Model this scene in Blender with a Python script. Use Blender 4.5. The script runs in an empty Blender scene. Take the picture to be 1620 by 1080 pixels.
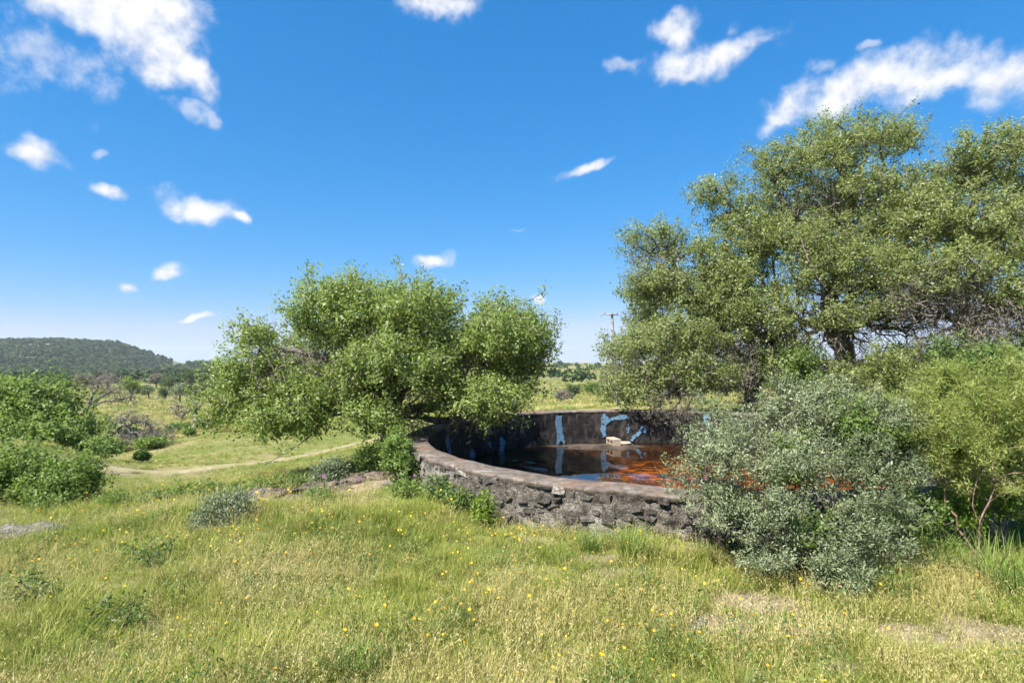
import bpy, bmesh, math, random
import numpy as np

R = math.radians
sc = bpy.context.scene
COL = sc.collection
F = 900.0            # focal length in photo pixels (20 mm on 36 mm)
CX, HY = 810.0, 564.0
CAMZ = 1.7

# ------------------------------------------------------------------ camera
cam_d = bpy.data.cameras.new("camera")
cam_d.sensor_width = 36.0
cam_d.lens = 20.0
cam_d.shift_y = 24.0 / 1620.0
cam_d.clip_start = 0.05
cam_d.clip_end = 6000
cam = bpy.data.objects.new("camera", cam_d)
cam.location = (0, 0, CAMZ)
cam.rotation_euler = (R(90), 0, 0)
COL.objects.link(cam)
sc.camera = cam

# ------------------------------------------------------------------ world
SUN_EL, SUN_AZ = R(52), R(224)          # azimuth clockwise from +Y (view direction)
world = bpy.data.worlds.new("World")
sc.world = world
world.use_nodes = True
wn, wl = world.node_tree.nodes, world.node_tree.links
wn.clear()


def nd(tree, typ, **kw):
    n = tree.nodes.new(typ)
    for k, v in kw.items():
        setattr(n, k, v)
    return n


def mth(tree, op, a, b=None, c=None, clamp=False):
    n = tree.nodes.new('ShaderNodeMath')
    n.operation = op
    n.use_clamp = clamp
    for i, v in enumerate((a, b, c)):
        if v is None:
            continue
        if isinstance(v, (int, float)):
            n.inputs[i].default_value = v
        else:
            tree.links.new(v, n.inputs[i])
    return n.outputs[0]


def mixc(tree, fac, a, b, blend='MIX'):
    n = tree.nodes.new('ShaderNodeMix')
    n.data_type = 'RGBA'
    n.blend_type = blend
    for sock, v in ((n.inputs['Factor'], fac), (n.inputs[6], a), (n.inputs[7], b)):
        if isinstance(v, (int, float)):
            sock.default_value = v
        elif isinstance(v, (tuple, list)):
            sock.default_value = (*v[:3], 1)
        else:
            tree.links.new(v, sock)
    return n.outputs[2]


def maprange(tree, v, a, b, c=0.0, d=1.0, smooth=True):
    n = tree.nodes.new('ShaderNodeMapRange')
    if smooth:
        n.interpolation_type = 'SMOOTHSTEP'
    tree.links.new(v, n.inputs[0])
    for i, x in enumerate((a, b, c, d)):
        n.inputs[i + 1].default_value = x
    return n.outputs[0]


def noise(tree, vec, scale, detail=4, rough=0.55, dist=0.0, col=False):
    n = tree.nodes.new('ShaderNodeTexNoise')
    n.inputs['Scale'].default_value = scale
    n.inputs['Detail'].default_value = detail
    n.inputs['Roughness'].default_value = rough
    n.inputs['Distortion'].default_value = dist
    if vec is not None:
        tree.links.new(vec, n.inputs['Vector'])
    return n.outputs['Color' if col else 'Fac']


def build_world():
    t = world.node_tree
    sky = nd(t, 'ShaderNodeTexSky', sky_type='NISHITA', sun_disc=False)
    sky.sun_elevation = SUN_EL
    sky.sun_rotation = SUN_AZ
    sky.altitude = 400
    sky.air_density = 1.0
    sky.dust_density = 0.0
    sky.ozone_density = 3.0
    hs = nd(t, 'ShaderNodeHueSaturation')
    hs.inputs['Saturation'].default_value = 1.14
    hs.inputs['Value'].default_value = 1.0
    tint = mixc(t, 1.0, sky.outputs[0], (.86, .97, 1.06), 'MULTIPLY')
    t.links.new(tint, hs.inputs['Color'])
    sx = nd(t, 'ShaderNodeSeparateColor'); t.links.new(hs.outputs[0], sx.inputs[0])
    cc = nd(t, 'ShaderNodeCombineColor')
    ch = [mth(t, 'MULTIPLY', mth(t, 'POWER', sx.outputs[i], e), k) for i, (k, e) in enumerate(((.385, 1.3), (1.05, .64), (1.98, .48)))]
    ch[0] = mth(t, 'MINIMUM', ch[0], mth(t, 'MULTIPLY', ch[1], .80))      # clear air: never redder than a pale blue white
    ch[1] = mth(t, 'MINIMUM', ch[1], mth(t, 'MULTIPLY', ch[2], .88))
    for i in range(3): t.links.new(ch[i], cc.inputs[i])
    tc = nd(t, 'ShaderNodeTexCoord')
    d = tc.outputs['Generated']
    # warp the directions a little so cloud outlines are ragged
    wn1 = noise(t, d, 9, 3, 0.6, col=True)
    sub = nd(t, 'ShaderNodeVectorMath', operation='SUBTRACT')
    t.links.new(wn1, sub.inputs[0]); sub.inputs[1].default_value = (.5, .5, .5)
    scl = nd(t, 'ShaderNodeVectorMath', operation='SCALE')
    t.links.new(sub.outputs[0], scl.inputs[0]); scl.inputs['Scale'].default_value = 0.07
    add = nd(t, 'ShaderNodeVectorMath', operation='ADD')
    t.links.new(d, add.inputs[0]); t.links.new(scl.outputs[0], add.inputs[1])
    sp = nd(t, 'ShaderNodeSeparateXYZ'); t.links.new(add.outputs[0], sp.inputs[0])
    az = mth(t, 'ARCTAN2', sp.outputs[0], sp.outputs[1])
    el = mth(t, 'ARCSINE', sp.outputs[2])
    cmb = nd(t, 'ShaderNodeCombineXYZ')
    t.links.new(az, cmb.inputs[0]); t.links.new(el, cmb.inputs[1])
    thick = [(215, 15, 125, 45, 0), (255, 65, 75, 55, -25), (300, 112, 46, 32, -30), (235, 110, 40, 26, 0),
             (130, -20, 160, 40, 0), (65, 243, 50, 20, -8), (172, 307, 36, 10, 8), (318, 330, 66, 22, -3),
             (384, 346, 20, 8, -20), (200, 439, 17, 10, 0), (270, 432, 34, 13, 0), (690, -4, 80, 26, 0),
             (1082, 45, 36, 26, -10), (1118, 92, 92, 26, 3), (1070, 118, 40, 16, 0),
             (1335, 148, 125, 32, 12), (1480, 118, 90, 36, 5), (1590, 132, 95, 42, 0), (1235, 186, 44, 16, 25),
             (1700, 120, 120, 50, 0),
             (932, 268, 44, 10, 17), (695, 411, 30, 12, 8), (853, 473, 15, 9, -15), (322, 502, 34, 5, 0)]
    thin = [(70, 80, 130, 60, 0), (285, 170, 42, 14, 0), (330, 186, 14, 12, 0), (165, 256, 18, 7, 20),
            (985, 100, 30, 12, -20), (1172, 42, 16, 16, 0), (1310, 108, 30, 13, 0), 
            (822, 356, 18, 4, 0), (1210, 70, 20, 10, 0), (905, 572, 60, 14, 0), (1380, 70, 20, 8, 0)]

    def group(lst):
        cur = None
        for (px, py, rx, ry, rot) in lst:
            a = math.atan((px - CX) / F)
            e = math.atan((HY - py) / F * math.cos(a))
            m = nd(t, 'ShaderNodeMapping', vector_type='TEXTURE')
            m.inputs['Location'].default_value = (a, e, 0)
            m.inputs['Rotation'].default_value = (0, 0, R(rot))
            ca = math.cos(a)
            m.inputs['Scale'].default_value = (rx / F * ca * ca, ry / F * ca, 1)
            t.links.new(cmb.outputs[0], m.inputs['Vector'])
            ln = nd(t, 'ShaderNodeVectorMath', operation='LENGTH')
            t.links.new(m.outputs[0], ln.inputs[0])
            v = mth(t, 'SUBTRACT', 1.0, ln.outputs['Value'])
            cur = v if cur is None else mth(t, 'SMOOTH_MAX', cur, v, 0.25)
        return cur
    n1 = noise(t, d, 22, 6, 0.6)
    nn = mth(t, 'MULTIPLY', mth(t, 'SUBTRACT', n1, 0.5), 2.0)
    g1 = maprange(t, mth(t, 'ADD', group(thick), nn), -0.28, 0.85)
    g2 = mth(t, 'MULTIPLY', maprange(t, mth(t, 'ADD', group(thin), mth(t, 'MULTIPLY', nn, 1.6)), -0.1, 0.9), 0.45)
    # the same kind of scattered small clouds over the rest of the dome
    n2 = noise(t, d, 5.0, 4, 0.55)
    rest = maprange(t, n2, 0.60, 0.70)
    out = maprange(t, mth(t, 'ABSOLUTE', az), 0.78, 0.95)
    up = maprange(t, el, 0.62, 0.75)
    sel = mth(t, 'MAXIMUM', out, up)
    rest = mth(t, 'MULTIPLY', mth(t, 'MULTIPLY', rest, sel), maprange(t, el, 0.02, 0.15))
    cov = mth(t, 'MAXIMUM', mth(t, 'MAXIMUM', g1, g2), rest, clamp=True)
    up2 = nd(t, 'ShaderNodeVectorMath', operation='ADD')      # relief of the cloud tops
    t.links.new(d, up2.inputs[0]); up2.inputs[1].default_value = (-.008, 0, .014)
    rel = mth(t, 'SUBTRACT', n1, noise(t, up2.outputs[0], 22, 4, 0.6))
    shade = maprange(t, mth(t, 'ADD', rel, mth(t, 'MULTIPLY', mth(t, 'SUBTRACT', noise(t, d, 12, 2, .5), .5), .35)), -0.20, 0.10)
    ccol = mixc(t, shade, (3.5, 3.8, 4.5), (5.0, 5.05, 5.15))
    colr = mixc(t, cov, cc.outputs[0], ccol)
    bg = nd(t, 'ShaderNodeBackground')
    bg.inputs['Strength'].default_value = 0.067
    t.links.new(colr, bg.inputs['Color'])
    o = nd(t, 'ShaderNodeOutputWorld')
    t.links.new(bg.outputs[0], o.inputs[0])


build_world()

# ------------------------------------------------------------------ sun
sun_d = bpy.data.lights.new("sun", 'SUN')
sun_d.energy = 4.5
sun_d.angle = R(0.53)
sun_d.color = (1.0, 0.955, 0.88)
sun = bpy.data.objects.new("sun", sun_d)
sun.rotation_euler = (R(90) - SUN_EL, 0, math.pi - SUN_AZ)
COL.objects.link(sun)

sc.view_settings.view_transform = 'Standard'
sc.view_settings.look = 'None'
sc.view_settings.gamma = 1
sc.view_settings.exposure = 1.62
sc.view_settings.use_curve_mapping = False
sc.cycles.use_adaptive_sampling = True
sc.cycles.adaptive_threshold = 0.03
sc.cycles.max_bounces = 8
sc.cycles.diffuse_bounces = 5
sc.cycles.glossy_bounces = 3
sc.cycles.transmission_bounces = 4
sc.cycles.transparent_max_bounces = 8
sc.cycles.use_denoising = True
sc.cycles.caustics_reflective = False
sc.cycles.caustics_refractive = False

# ------------------------------------------------------------------ helpers
rng = np.random.default_rng(7)
random.seed(7)


def W(px, py, d):
    """world point seen at photo pixel (px, py) standing d metres ahead"""
    return np.array([(px - CX) / F * d, d, CAMZ - (py - HY) / F * d])


def tag(o, label=None, cat=None, group=None, kind=None):
    if label: o['label'] = label
    if cat: o['category'] = cat
    if group: o['group'] = group
    if kind: o['kind'] = kind
    return o


def empty(name, loc=(0, 0, 0), **kw):
    o = bpy.data.objects.new(name, None)
    o.empty_display_size = 0.1
    o.location = tuple(float(v) for v in loc)
    COL.objects.link(o)
    return tag(o, **kw)


def mesh_np(name, V, faces, mat=None, attrs=None, smooth=False):
    """faces: list of (n,k) int arrays"""
    me = bpy.data.meshes.new(name)
    V = np.asarray(V, dtype=np.float32)
    faces = [np.asarray(f, dtype=np.int32) for f in faces if len(f)]
    me.vertices.add(len(V))
    me.vertices.foreach_set('co', V.ravel())
    nl = sum(f.size for f in faces)
    npol = sum(len(f) for f in faces)
    me.loops.add(nl)
    me.loops.foreach_set('vertex_index', np.concatenate([f.ravel() for f in faces]))
    me.polygons.add(npol)
    tot = np.concatenate([np.full(len(f), f.shape[1], np.int32) for f in faces])
    st = np.concatenate([[0], np.cumsum(tot)[:-1]]).astype(np.int32)
    me.polygons.foreach_set('loop_start', st)
    try:
        me.polygons.foreach_set('loop_total', tot)
    except Exception:
        pass
    if smooth:
        me.polygons.foreach_set('use_smooth', np.ones(npol, dtype=bool))
    for k, v in (attrs or {}).items():
        a = me.attributes.new(k, 'FLOAT', 'POINT')
        a.data.foreach_set('value', np.asarray(v, dtype=np.float32))
    me.update(calc_edges=True)
    if mat: me.materials.append(mat)
    return me


def link(name, me, parent=None, loc=None, **kw):
    o = bpy.data.objects.new(name, me)
    COL.objects.link(o)
    if parent is not None:
        o.parent = parent
    if loc is not None:
        o.location = tuple(float(v) for v in loc)
    return tag(o, **kw)


def vnoise(p, seed=0, octaves=4, freq=1.0):
    """cheap smooth value noise: sum of rotated sines, p (n,2|3) -> about -1..1"""
    r = np.random.default_rng(seed)
    p = np.asarray(p, float)
    out = np.zeros(len(p)); amp = 1.0; tot = 0
    for o in range(octaves):
        for k in range(4):
            w = r.normal(size=p.shape[1]); w /= np.linalg.norm(w)
            out += amp * np.sin(p @ w * freq * r.uniform(.7, 1.4) * 6.283 + r.uniform(0, 6.283) + 1.3 * np.sin(p @ np.roll(w, 1) * freq * 4 + k)) / 2
        tot += amp; amp *= .55; freq *= 2.1
    return out / tot


# ------------------------------------------------------------------ materials
def new_mat(name):
    m = bpy.data.materials.new(name)
    m.use_nodes = True
    t = m.node_tree
    b = t.nodes['Principled BSDF']
    return m, t, b


def leaf_mat(name, dark, mid, light, trans=0.3, rough=0.5, spec=0.35):
    m, t, b = new_mat(name)
    at = nd(t, 'ShaderNodeAttribute', attribute_name='tint')
    r = nd(t, 'ShaderNodeValToRGB')
    r.color_ramp.elements[0].color = (*dark, 1)
    r.color_ramp.elements[1].color = (*light, 1)
    e = r.color_ramp.elements.new(0.5); e.color = (*mid, 1)
    t.links.new(at.outputs['Fac'], r.inputs[0])
    b.inputs['Roughness'].default_value = rough
    b.inputs['Specular IOR Level'].default_value = spec
    t.links.new(r.outputs[0], b.inputs['Base Color'])
    tr = nd(t, 'ShaderNodeBsdfTranslucent')
    tcol = mixc(t, 0.5, r.outputs[0], (light[0] * 1.2, light[1] * 1.25, light[2] * .6))
    t.links.new(tcol, tr.inputs['Color'])
    mx = nd(t, 'ShaderNodeMixShader')
    mx.inputs[0].default_value = trans
    t.links.new(b.outputs[0], mx.inputs[1]); t.links.new(tr.outputs[0], mx.inputs[2])
    t.links.new(mx.outputs[0], t.nodes['Material Output'].inputs[0])
    return m


def bark_mat(name, a, c, scale=14):
    m, t, b = new_mat(name)
    tc = nd(t, 'ShaderNodeNewGeometry')
    n1 = noise(t, tc.outputs['Position'], scale, 6, 0.65)
    n2 = noise(t, tc.outputs['Position'], scale * .25, 3, 0.6)
    f = maprange(t, mth(t, 'ADD', mth(t, 'MULTIPLY', n1, .65), mth(t, 'MULTIPLY', n2, .35)), .36, .64)
    t.links.new(mixc(t, f, a, c), b.inputs['Base Color'])
    b.inputs['Roughness'].default_value = .9
    b.inputs['Specular IOR Level'].default_value = .15
    bp = nd(t, 'ShaderNodeBump'); bp.inputs['Strength'].default_value = .8; bp.inputs['Distance'].default_value = .03
    t.links.new(n1, bp.inputs['Height']); t.links.new(bp.outputs[0], b.inputs['Normal'])
    return m


M = {}
M['oak'] = leaf_mat('oak_leaf', (.09, .135, .03), (.175, .24, .052), (.27, .335, .09), .48, .5, .5)
M['oak2'] = leaf_mat('oak_leaf_dull', (.10, .135, .04), (.19, .235, .07), (.30, .335, .12), .48, .5, .5)
M['green'] = leaf_mat('shrub_leaf', (.06, .108, .024), (.13, .20, .045), (.22, .295, .075), .45, .5, .3)
M['lime'] = leaf_mat('bright_leaf', (.07, .13, .015), (.14, .22, .03), (.28, .36, .05), .4, .5, .3)
M['silver'] = leaf_mat('silver_leaf', (.085, .122, .05), (.18, .22, .112), (.31, .34, .205), .3, .5, .35)
M['sage'] = leaf_mat('sage_leaf', (.07, .10, .05), (.15, .19, .10), (.26, .30, .18), .22, .6, .3)
M['mesq'] = leaf_mat('mesquite_leaf', (.13, .18, .036), (.25, .305, .075), (.38, .405, .14), .48, .55, .3)
M['juniper'] = leaf_mat('juniper_leaf', (.02, .04, .016), (.042, .07, .028), (.08, .11, .04), .12, .7, .15)
M['far'] = leaf_mat('distant_leaf', (.035, .058, .022), (.07, .105, .036), (.12, .16, .055), .2, .7, .15)
M['weed'] = leaf_mat('weed_leaf', (.04, .08, .02), (.09, .15, .04), (.17, .24, .06), .35, .55, .3)
M['moss'] = leaf_mat('moss', (.09, .08, .06), (.19, .17, .13), (.31, .285, .23), .15, .9, .1)
M['bark'] = bark_mat('oak_bark', (.05, .04, .032), (.19, .165, .14))
M['twig'] = bark_mat('grey_twig', (.11, .095, .075), (.27, .24, .20), 20)
M['deadwood'] = bark_mat('dead_wood', (.075, .065, .055), (.23, .21, .19), 9)
M['redbark'] = bark_mat('reddish_bark', (.10, .055, .035), (.27, .19, .14), 18)


# ------------------------------------------------------------------ terrain
TC = np.array([2.67, 9.42]); RI, RO = 4.02, 4.38
RIMZ = 0.43
WATZ = -0.32
CTRL = [(0, 1000, 3.5), (810, 850, 5.35), (1200, 950, 4.0), (1600, 950, 3.95), (1620, 850, 5.4), (300, 850, 5.6),
        (50, 848, 6.0), (80, 812, 8.0), (400, 790, 6.9), (200, 780, 9.5), (330, 772, 9.0), (600, 760, 7.8),
        (640, 737, 9.5), (480, 735, 12), (200, 756, 13), (300, 741, 15), (480, 719, 17), (600, 703, 14.5),
        (150, 735, 18), (350, 706, 22), (330, 684, 28), (200, 702, 28), (0, 730, 24), (220, 666, 45), (20, 680, 45),
        (230, 633, 90), (200, 615, 150), (100, 596, 320), (300, 592, 300), (20, 604, 200), (700, 660, 28),
        (920, 651, 20), (976, 641, 45), (900, 625, 75), (900, 606, 140), (890, 591, 260), (890, 578, 430),
        (700, 600, 140), (600, 585, 300), (1150, 640, 25), (1250, 625, 40), (1330, 658, 15), (1600, 650, 15),
        (1620, 618, 40), (1500, 590, 200), (1200, 583, 300), (1600, 578, 450), (-300, 760, 13), (-300, 650, 60),
        (1900, 780, 7), (1950, 650, 15), (450, 588, 900), (100, 588, 900), (900, 580, 1500), (1600, 580, 1500), (0, 580, 1500)]


def _uv(x, y):
    r = np.hypot(x, y)
    return np.stack([2.2 * x / (r + 1.0), np.log(r + 3.0)], -1)


def _setup():
    P, Z = [], []
    for px, py, d in CTRL:
        p = W(px, py, d); P.append(p[:2]); Z.append(p[2])
    for a in np.linspace(0, 2 * np.pi, 12, endpoint=False):
        for r in (0.0, 1.5, 2.6):
            P.append((r * np.sin(a), r * np.cos(a))); Z.append(0.0)
    for a in (100, 140, 180, 220, 260):
        for r, z in ((6, -.1), (20, -.6), (120, -4), (700, -6)):
            P.append((r * math.sin(R(a)), r * math.cos(R(a)))); Z.append(z)
    for a in np.linspace(0, 2 * np.pi, 10, endpoint=False):
        P.append((TC[0] + 4.3 * np.cos(a), TC[1] + 4.3 * np.sin(a))); Z.append(0.0)
    P = np.array(P); Z = np.array(Z)
    U = _uv(P[:, 0], P[:, 1])
    D = np.linalg.norm(U[:, None] - U[None], axis=-1)
    K = D ** 2 * np.log(D + 1e-9) + np.eye(len(U)) * 2e-3
    n = len(U)
    A = np.zeros((n + 3, n + 3)); A[:n, :n] = K; A[:n, n] = 1; A[:n, n + 1:] = U; A[n:, :n] = A[:n, n:].T
    s = np.linalg.solve(A, np.concatenate([Z, [0, 0, 0]]))
    return U, s


_U, _S = _setup()


def T(x, y):
    x = np.atleast_1d(np.asarray(x, float)); y = np.atleast_1d(np.asarray(y, float))
    out = np.empty(len(x))
    for i in range(0, len(x), 20000):
        u = _uv(x[i:i + 20000], y[i:i + 20000])
        D = np.linalg.norm(u[:, None] - _U[None], axis=-1)
        out[i:i + 20000] = (D ** 2 * np.log(D + 1e-9)) @ _S[:-3] + _S[-3] + u @ _S[-2:]
    r = np.hypot(x, y)
    q = np.stack([x, y], -1)
    out += .035 * vnoise(q, 3, 3, .35) * np.clip(r / 4, 0, 1) + .25 * vnoise(q, 4, 2, .02) * np.clip((r - 30) / 60, 0, 1)
    return out


def Tz(x, y):
    return float(T([x], [y])[0])


def G(px, d):
    x = (px - CX) / F * d
    return np.array([x, d, Tz(x, d)])


TRACK = [(-10.2, 13.5), (-9.3, 13.9), (-8.4, 14.6), (-7.0, 15.6), (-5.6, 16.8), (-4.2, 17.9), (-2.6, 18.9), (0.0, 20.0), (3, 21.2), (6.5, 22.4), (11, 23.5)]


def seg_dist(x, y, line):
    best = np.full(len(x), 1e9)
    for (x0, y0), (x1, y1) in zip(line[:-1], line[1:]):
        dx, dy = x1 - x0, y1 - y0
        tt = np.clip(((x - x0) * dx + (y - y0) * dy) / (dx * dx + dy * dy), 0, 1)
        best = np.minimum(best, np.hypot(x - x0 - tt * dx, y - y0 - tt * dy))
    return best


# bare spots (x, y, rx, ry, strength)
def bare_spots():
    L = []
    for px, d, rx, ry, s in ((450, 7.1, .75, .45, 1), (530, 7.5, .75, .6, 1), (600, 7.9, .6, .7, .95), (400, 6.9, .4, .25, .9),
                             (945, 4.75, .28, .2, .9), (985, 4.4, .25, .15, .7), (1190, 3.9, .35, .25, .8), (1150, 3.6, .3, .2, .7),
                             (1290, 3.5, .35, .2, .7), (1440, 3.35, .4, .25, .75), (1580, 3.4, .4, .3, .75), (860, 5.3, .3, .2, .6),
                             (1080, 5.0, .4, .2, .6), (250, 3.6, .3, .15, .4), (1350, 3.05, .3, .15, .5), (1500, 3.05, .3, .15, .5),
                             (700, 4.2, .2, .12, .3), (100, 5.2, .4, .2, .35)):
        x = (px - CX) / F * d
        L.append((x, d, rx, ry, s))
    return L


BARE = bare_spots()


def soil(x, y):
    q = np.stack([x, y], -1)
    n = vnoise(q, 11, 4, .9)
    s = np.zeros(len(x))
    for bx, by, rx, ry, st in BARE:
        e = ((x - bx) / rx) ** 2 + ((y - by) / ry) ** 2
        s = np.maximum(s, st * np.clip(1.35 - e + .55 * n, 0, 1))
    dt = seg_dist(x, y, TRACK)
    s = np.maximum(s, .8 * np.clip(1.3 - dt / .7 + .6 * n, 0, 1))
    return np.clip(s, 0, 1)


def ground_mat():
    m, t, b = new_mat('meadow_ground')
    g = nd(t, 'ShaderNodeNewGeometry'); P = g.outputs['Position']
    n1 = noise(t, P, .22, 5, .6); n2 = noise(t, P, 2.6, 5, .65); n3 = noise(t, P, 30, 4, .7); n4 = noise(t, P, .03, 4, .6)
    green = mixc(t, maprange(t, n3, .3, .7), (.08, .108, .022), (.145, .17, .046))
    straw = mixc(t, maprange(t, n3, .3, .7), (.17, .15, .065), (.27, .235, .115))
    f = maprange(t, mth(t, 'ADD', mth(t, 'MULTIPLY', n1, .5), mth(t, 'ADD', mth(t, 'MULTIPLY', n2, .25), mth(t, 'MULTIPLY', n4, .25))),  .43, .58)
    c = mixc(t, f, green, straw)
    so = mixc(t, maprange(t, noise(t, P, 7, 6, .7), .3, .7), (.16, .122, .08), (.29, .235, .165))
    at = nd(t, 'ShaderNodeAttribute', attribute_name='soil')
    sf = maprange(t, mth(t, 'ADD', at.outputs['Fac'], mth(t, 'MULTIPLY', mth(t, 'SUBTRACT', n2, .5), .6)), .25, .6)
    c = mixc(t, sf, c, so)
    t.links.new(c, b.inputs['Base Color'])
    b.inputs['Roughness'].default_value = 1; b.inputs['Specular IOR Level'].default_value = .05
    bp = nd(t, 'ShaderNodeBump'); bp.inputs['Strength'].default_value = .7; bp.inputs['Distance'].default_value = .04
    t.links.new(mth(t, 'ADD', n3, n2), bp.inputs['Height']); t.links.new(bp.outputs[0], b.inputs['Normal'])
    return m


def build_ground():
    na = 300
    ang = []
    # finer in front of the camera, coarser behind
    a = -math.pi
    while a < math.pi:
        ang.append(a); a += R(.55) if abs(a) < R(52) else R(4)
    ang = np.array(ang); na = len(ang)
    rr = [0.35]
    while rr[-1] < 3500:
        r = rr[-1]; rr.append(r * (1.032 if r < 30 else 1.06))
    rr = np.array(rr); nr = len(rr)
    A, Q = np.meshgrid(ang, rr)
    x = (Q * np.sin(A)).ravel(); y = (Q * np.cos(A)).ravel()
    dx, dy = x - TC[0], y - TC[1]; rad = np.hypot(dx, dy)
    inside = rad < 4.2
    k = np.where(inside, 4.2 / np.maximum(rad, .01), 1)
    x2 = TC[0] + dx * k; y2 = TC[1] + dy * k
    z = T(x2, y2)
    V = np.stack([x2, y2, z], -1)
    i, j = np.meshgrid(np.arange(nr - 1), np.arange(na), indexing='ij')
    i = i.ravel(); j = j.ravel(); j2 = (j + 1) % na
    f = np.stack([i * na + j, (i + 1) * na + j, (i + 1) * na + j2, i * na + j2], -1)
    f = f[~inside[f].all(1)]
    V = np.concatenate([V, [[0, 0, Tz(0, 0)]]])
    c = len(V) - 1
    jj = np.arange(na)
    tri = np.stack([np.full(na, c), jj, (jj + 1) % na], -1)
    me = mesh_np('ground', V, [f[:, ::-1], tri[:, ::-1]], ground_mat(), {'soil': soil(V[:, 0], V[:, 1])}, smooth=True)
    link('ground', me, label='sloping green and straw coloured meadow ground', kind='structure')


build_ground()


def build_track():
    m, t, b = new_mat('track_dirt')
    g = nd(t, 'ShaderNodeNewGeometry'); P = g.outputs['Position']
    c = mixc(t, maprange(t, noise(t, P, 3, 6, .7), .3, .7), (.18, .15, .09), (.29, .25, .155))
    c = mixc(t, maprange(t, noise(t, P, 2.2, 6, .75), .42, .58), c, (.20, .18, .07))
    t.links.new(c, b.inputs['Base Color']); b.inputs['Roughness'].default_value = 1
    pts = []
    for (x0, y0), (x1, y1) in zip(TRACK[:-1], TRACK[1:]):
        for s in np.linspace(0, 1, 12, endpoint=False):
            pts.append((x0 + (x1 - x0) * s, y0 + (y1 - y0) * s))
    pts = np.array(pts)
    k = np.ones(9) / 9
    pts = np.stack([np.convolve(pts[:, i], k, 'valid') for i in (0, 1)], -1)
    d = np.gradient(pts, axis=0); d /= np.linalg.norm(d, axis=1, keepdims=True)
    nrm = np.stack([-d[:, 1], d[:, 0]], -1)
    V = []; n = len(pts); cols = 5
    for s in range(cols):
        o = (s / (cols - 1) - .5)
        w = .8 + .34 * vnoise(pts, 20 + s, 3, .5)
        p = pts + nrm * (o * w)[:, None]
        z = T(p[:, 0], p[:, 1]) + (.03 if 0 < s < cols - 1 else -.02)
        V.append(np.concatenate([p, z[:, None]], 1))
    V = np.concatenate(V)
    f = np.concatenate([np.stack([s * n + np.arange(n - 1), s * n + np.arange(1, n), (s + 1) * n + np.arange(1, n), (s + 1) * n + np.arange(n - 1)], -1) for s in range(cols - 1)])
    link('dirt_track', mesh_np('dirt_track', V, [f[:, ::-1]], m, smooth=True), label='pale worn dirt track crossing the meadow below the oak', kind='structure')


build_track()


# ------------------------------------------------------------------ hills
def hill_mat():
    m, t, b = new_mat('hill_ground')
    g = nd(t, 'ShaderNodeNewGeometry'); P = g.outputs['Position']
    c = mixc(t, maprange(t, noise(t, P, .05, 5, .6), .4, .6), (.06, .08, .03), (.17, .17, .08))
    t.links.new(c, b.inputs['Base Color']); b.inputs['Roughness'].default_value = 1
    return m


HM = hill_mat()


def hill_profile(px, prof):
    xs = [p[0] for p in prof]; ys = [p[1] for p in prof]
    return np.interp(px, xs, ys)


def make_hill(name, prof, d_top, d_front, d_back, label, n=70, tree_h=3.0, base=-7.5):
    """ridge whose crest runs along prof (photo column -> crest elevation), real depth front to back"""
    cols = np.linspace(prof[0][0], prof[-1][0], n)
    prof_y = hill_profile(cols, prof)
    ds = np.concatenate([np.linspace(d_front, d_top, 22), np.linspace(d_top, d_back, 14)[1:]])
    V = []
    for d in ds:
        crest = CAMZ + (HY - prof_y) / F * d_top - tree_h
        s = (d - d_front) / (d_top - d_front) if d <= d_top else (d_back - d) / (d_back - d_top)
        s = np.clip(s, 0, 1); sh = s * s * (3 - 2 * s) * .6 + s * .4
        x = (cols - CX) / F * d_top * (0.55 + .45 * d / d_top)
        z = base + (crest - base) * sh - (2.5 if s <= 0 else 0)
        q = np.stack([x, np.full(n, d)], -1)
        z = z + 1.2 * vnoise(q, 5, 3, .008) * s * (1 - .85 * s)
        V.append(np.stack([x, np.full(n, d), z], -1))
    V = np.array(V); nd_ = len(ds)
    i, j = np.meshgrid(np.arange(nd_ - 1), np.arange(n - 1), indexing='ij'); i = i.ravel(); j = j.ravel()
    f = np.stack([i * n + j, i * n + j + 1, (i + 1) * n + j + 1, (i + 1) * n + j], -1)
    o = link(name, mesh_np(name, V.reshape(-1, 3), [f], HM, smooth=True), label=label, kind='structure')
    return V


def hill_points(V, count, seed, dmax_row):
    """random points on the ridge mesh grid"""
    r = np.random.default_rng(seed)
    a = r.uniform(0, dmax_row - 1.001, count); b = r.uniform(0, V.shape[1] - 1.001, count)
    i = a.astype(int); j = b.astype(int); fa = (a - i)[:, None]; fb = (b - j)[:, None]
    return (V[i, j] * (1 - fa) * (1 - fb) + V[i + 1, j] * fa * (1 - fb) + V[i, j + 1] * (1 - fa) * fb + V[i + 1, j + 1] * fa * fb)


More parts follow.
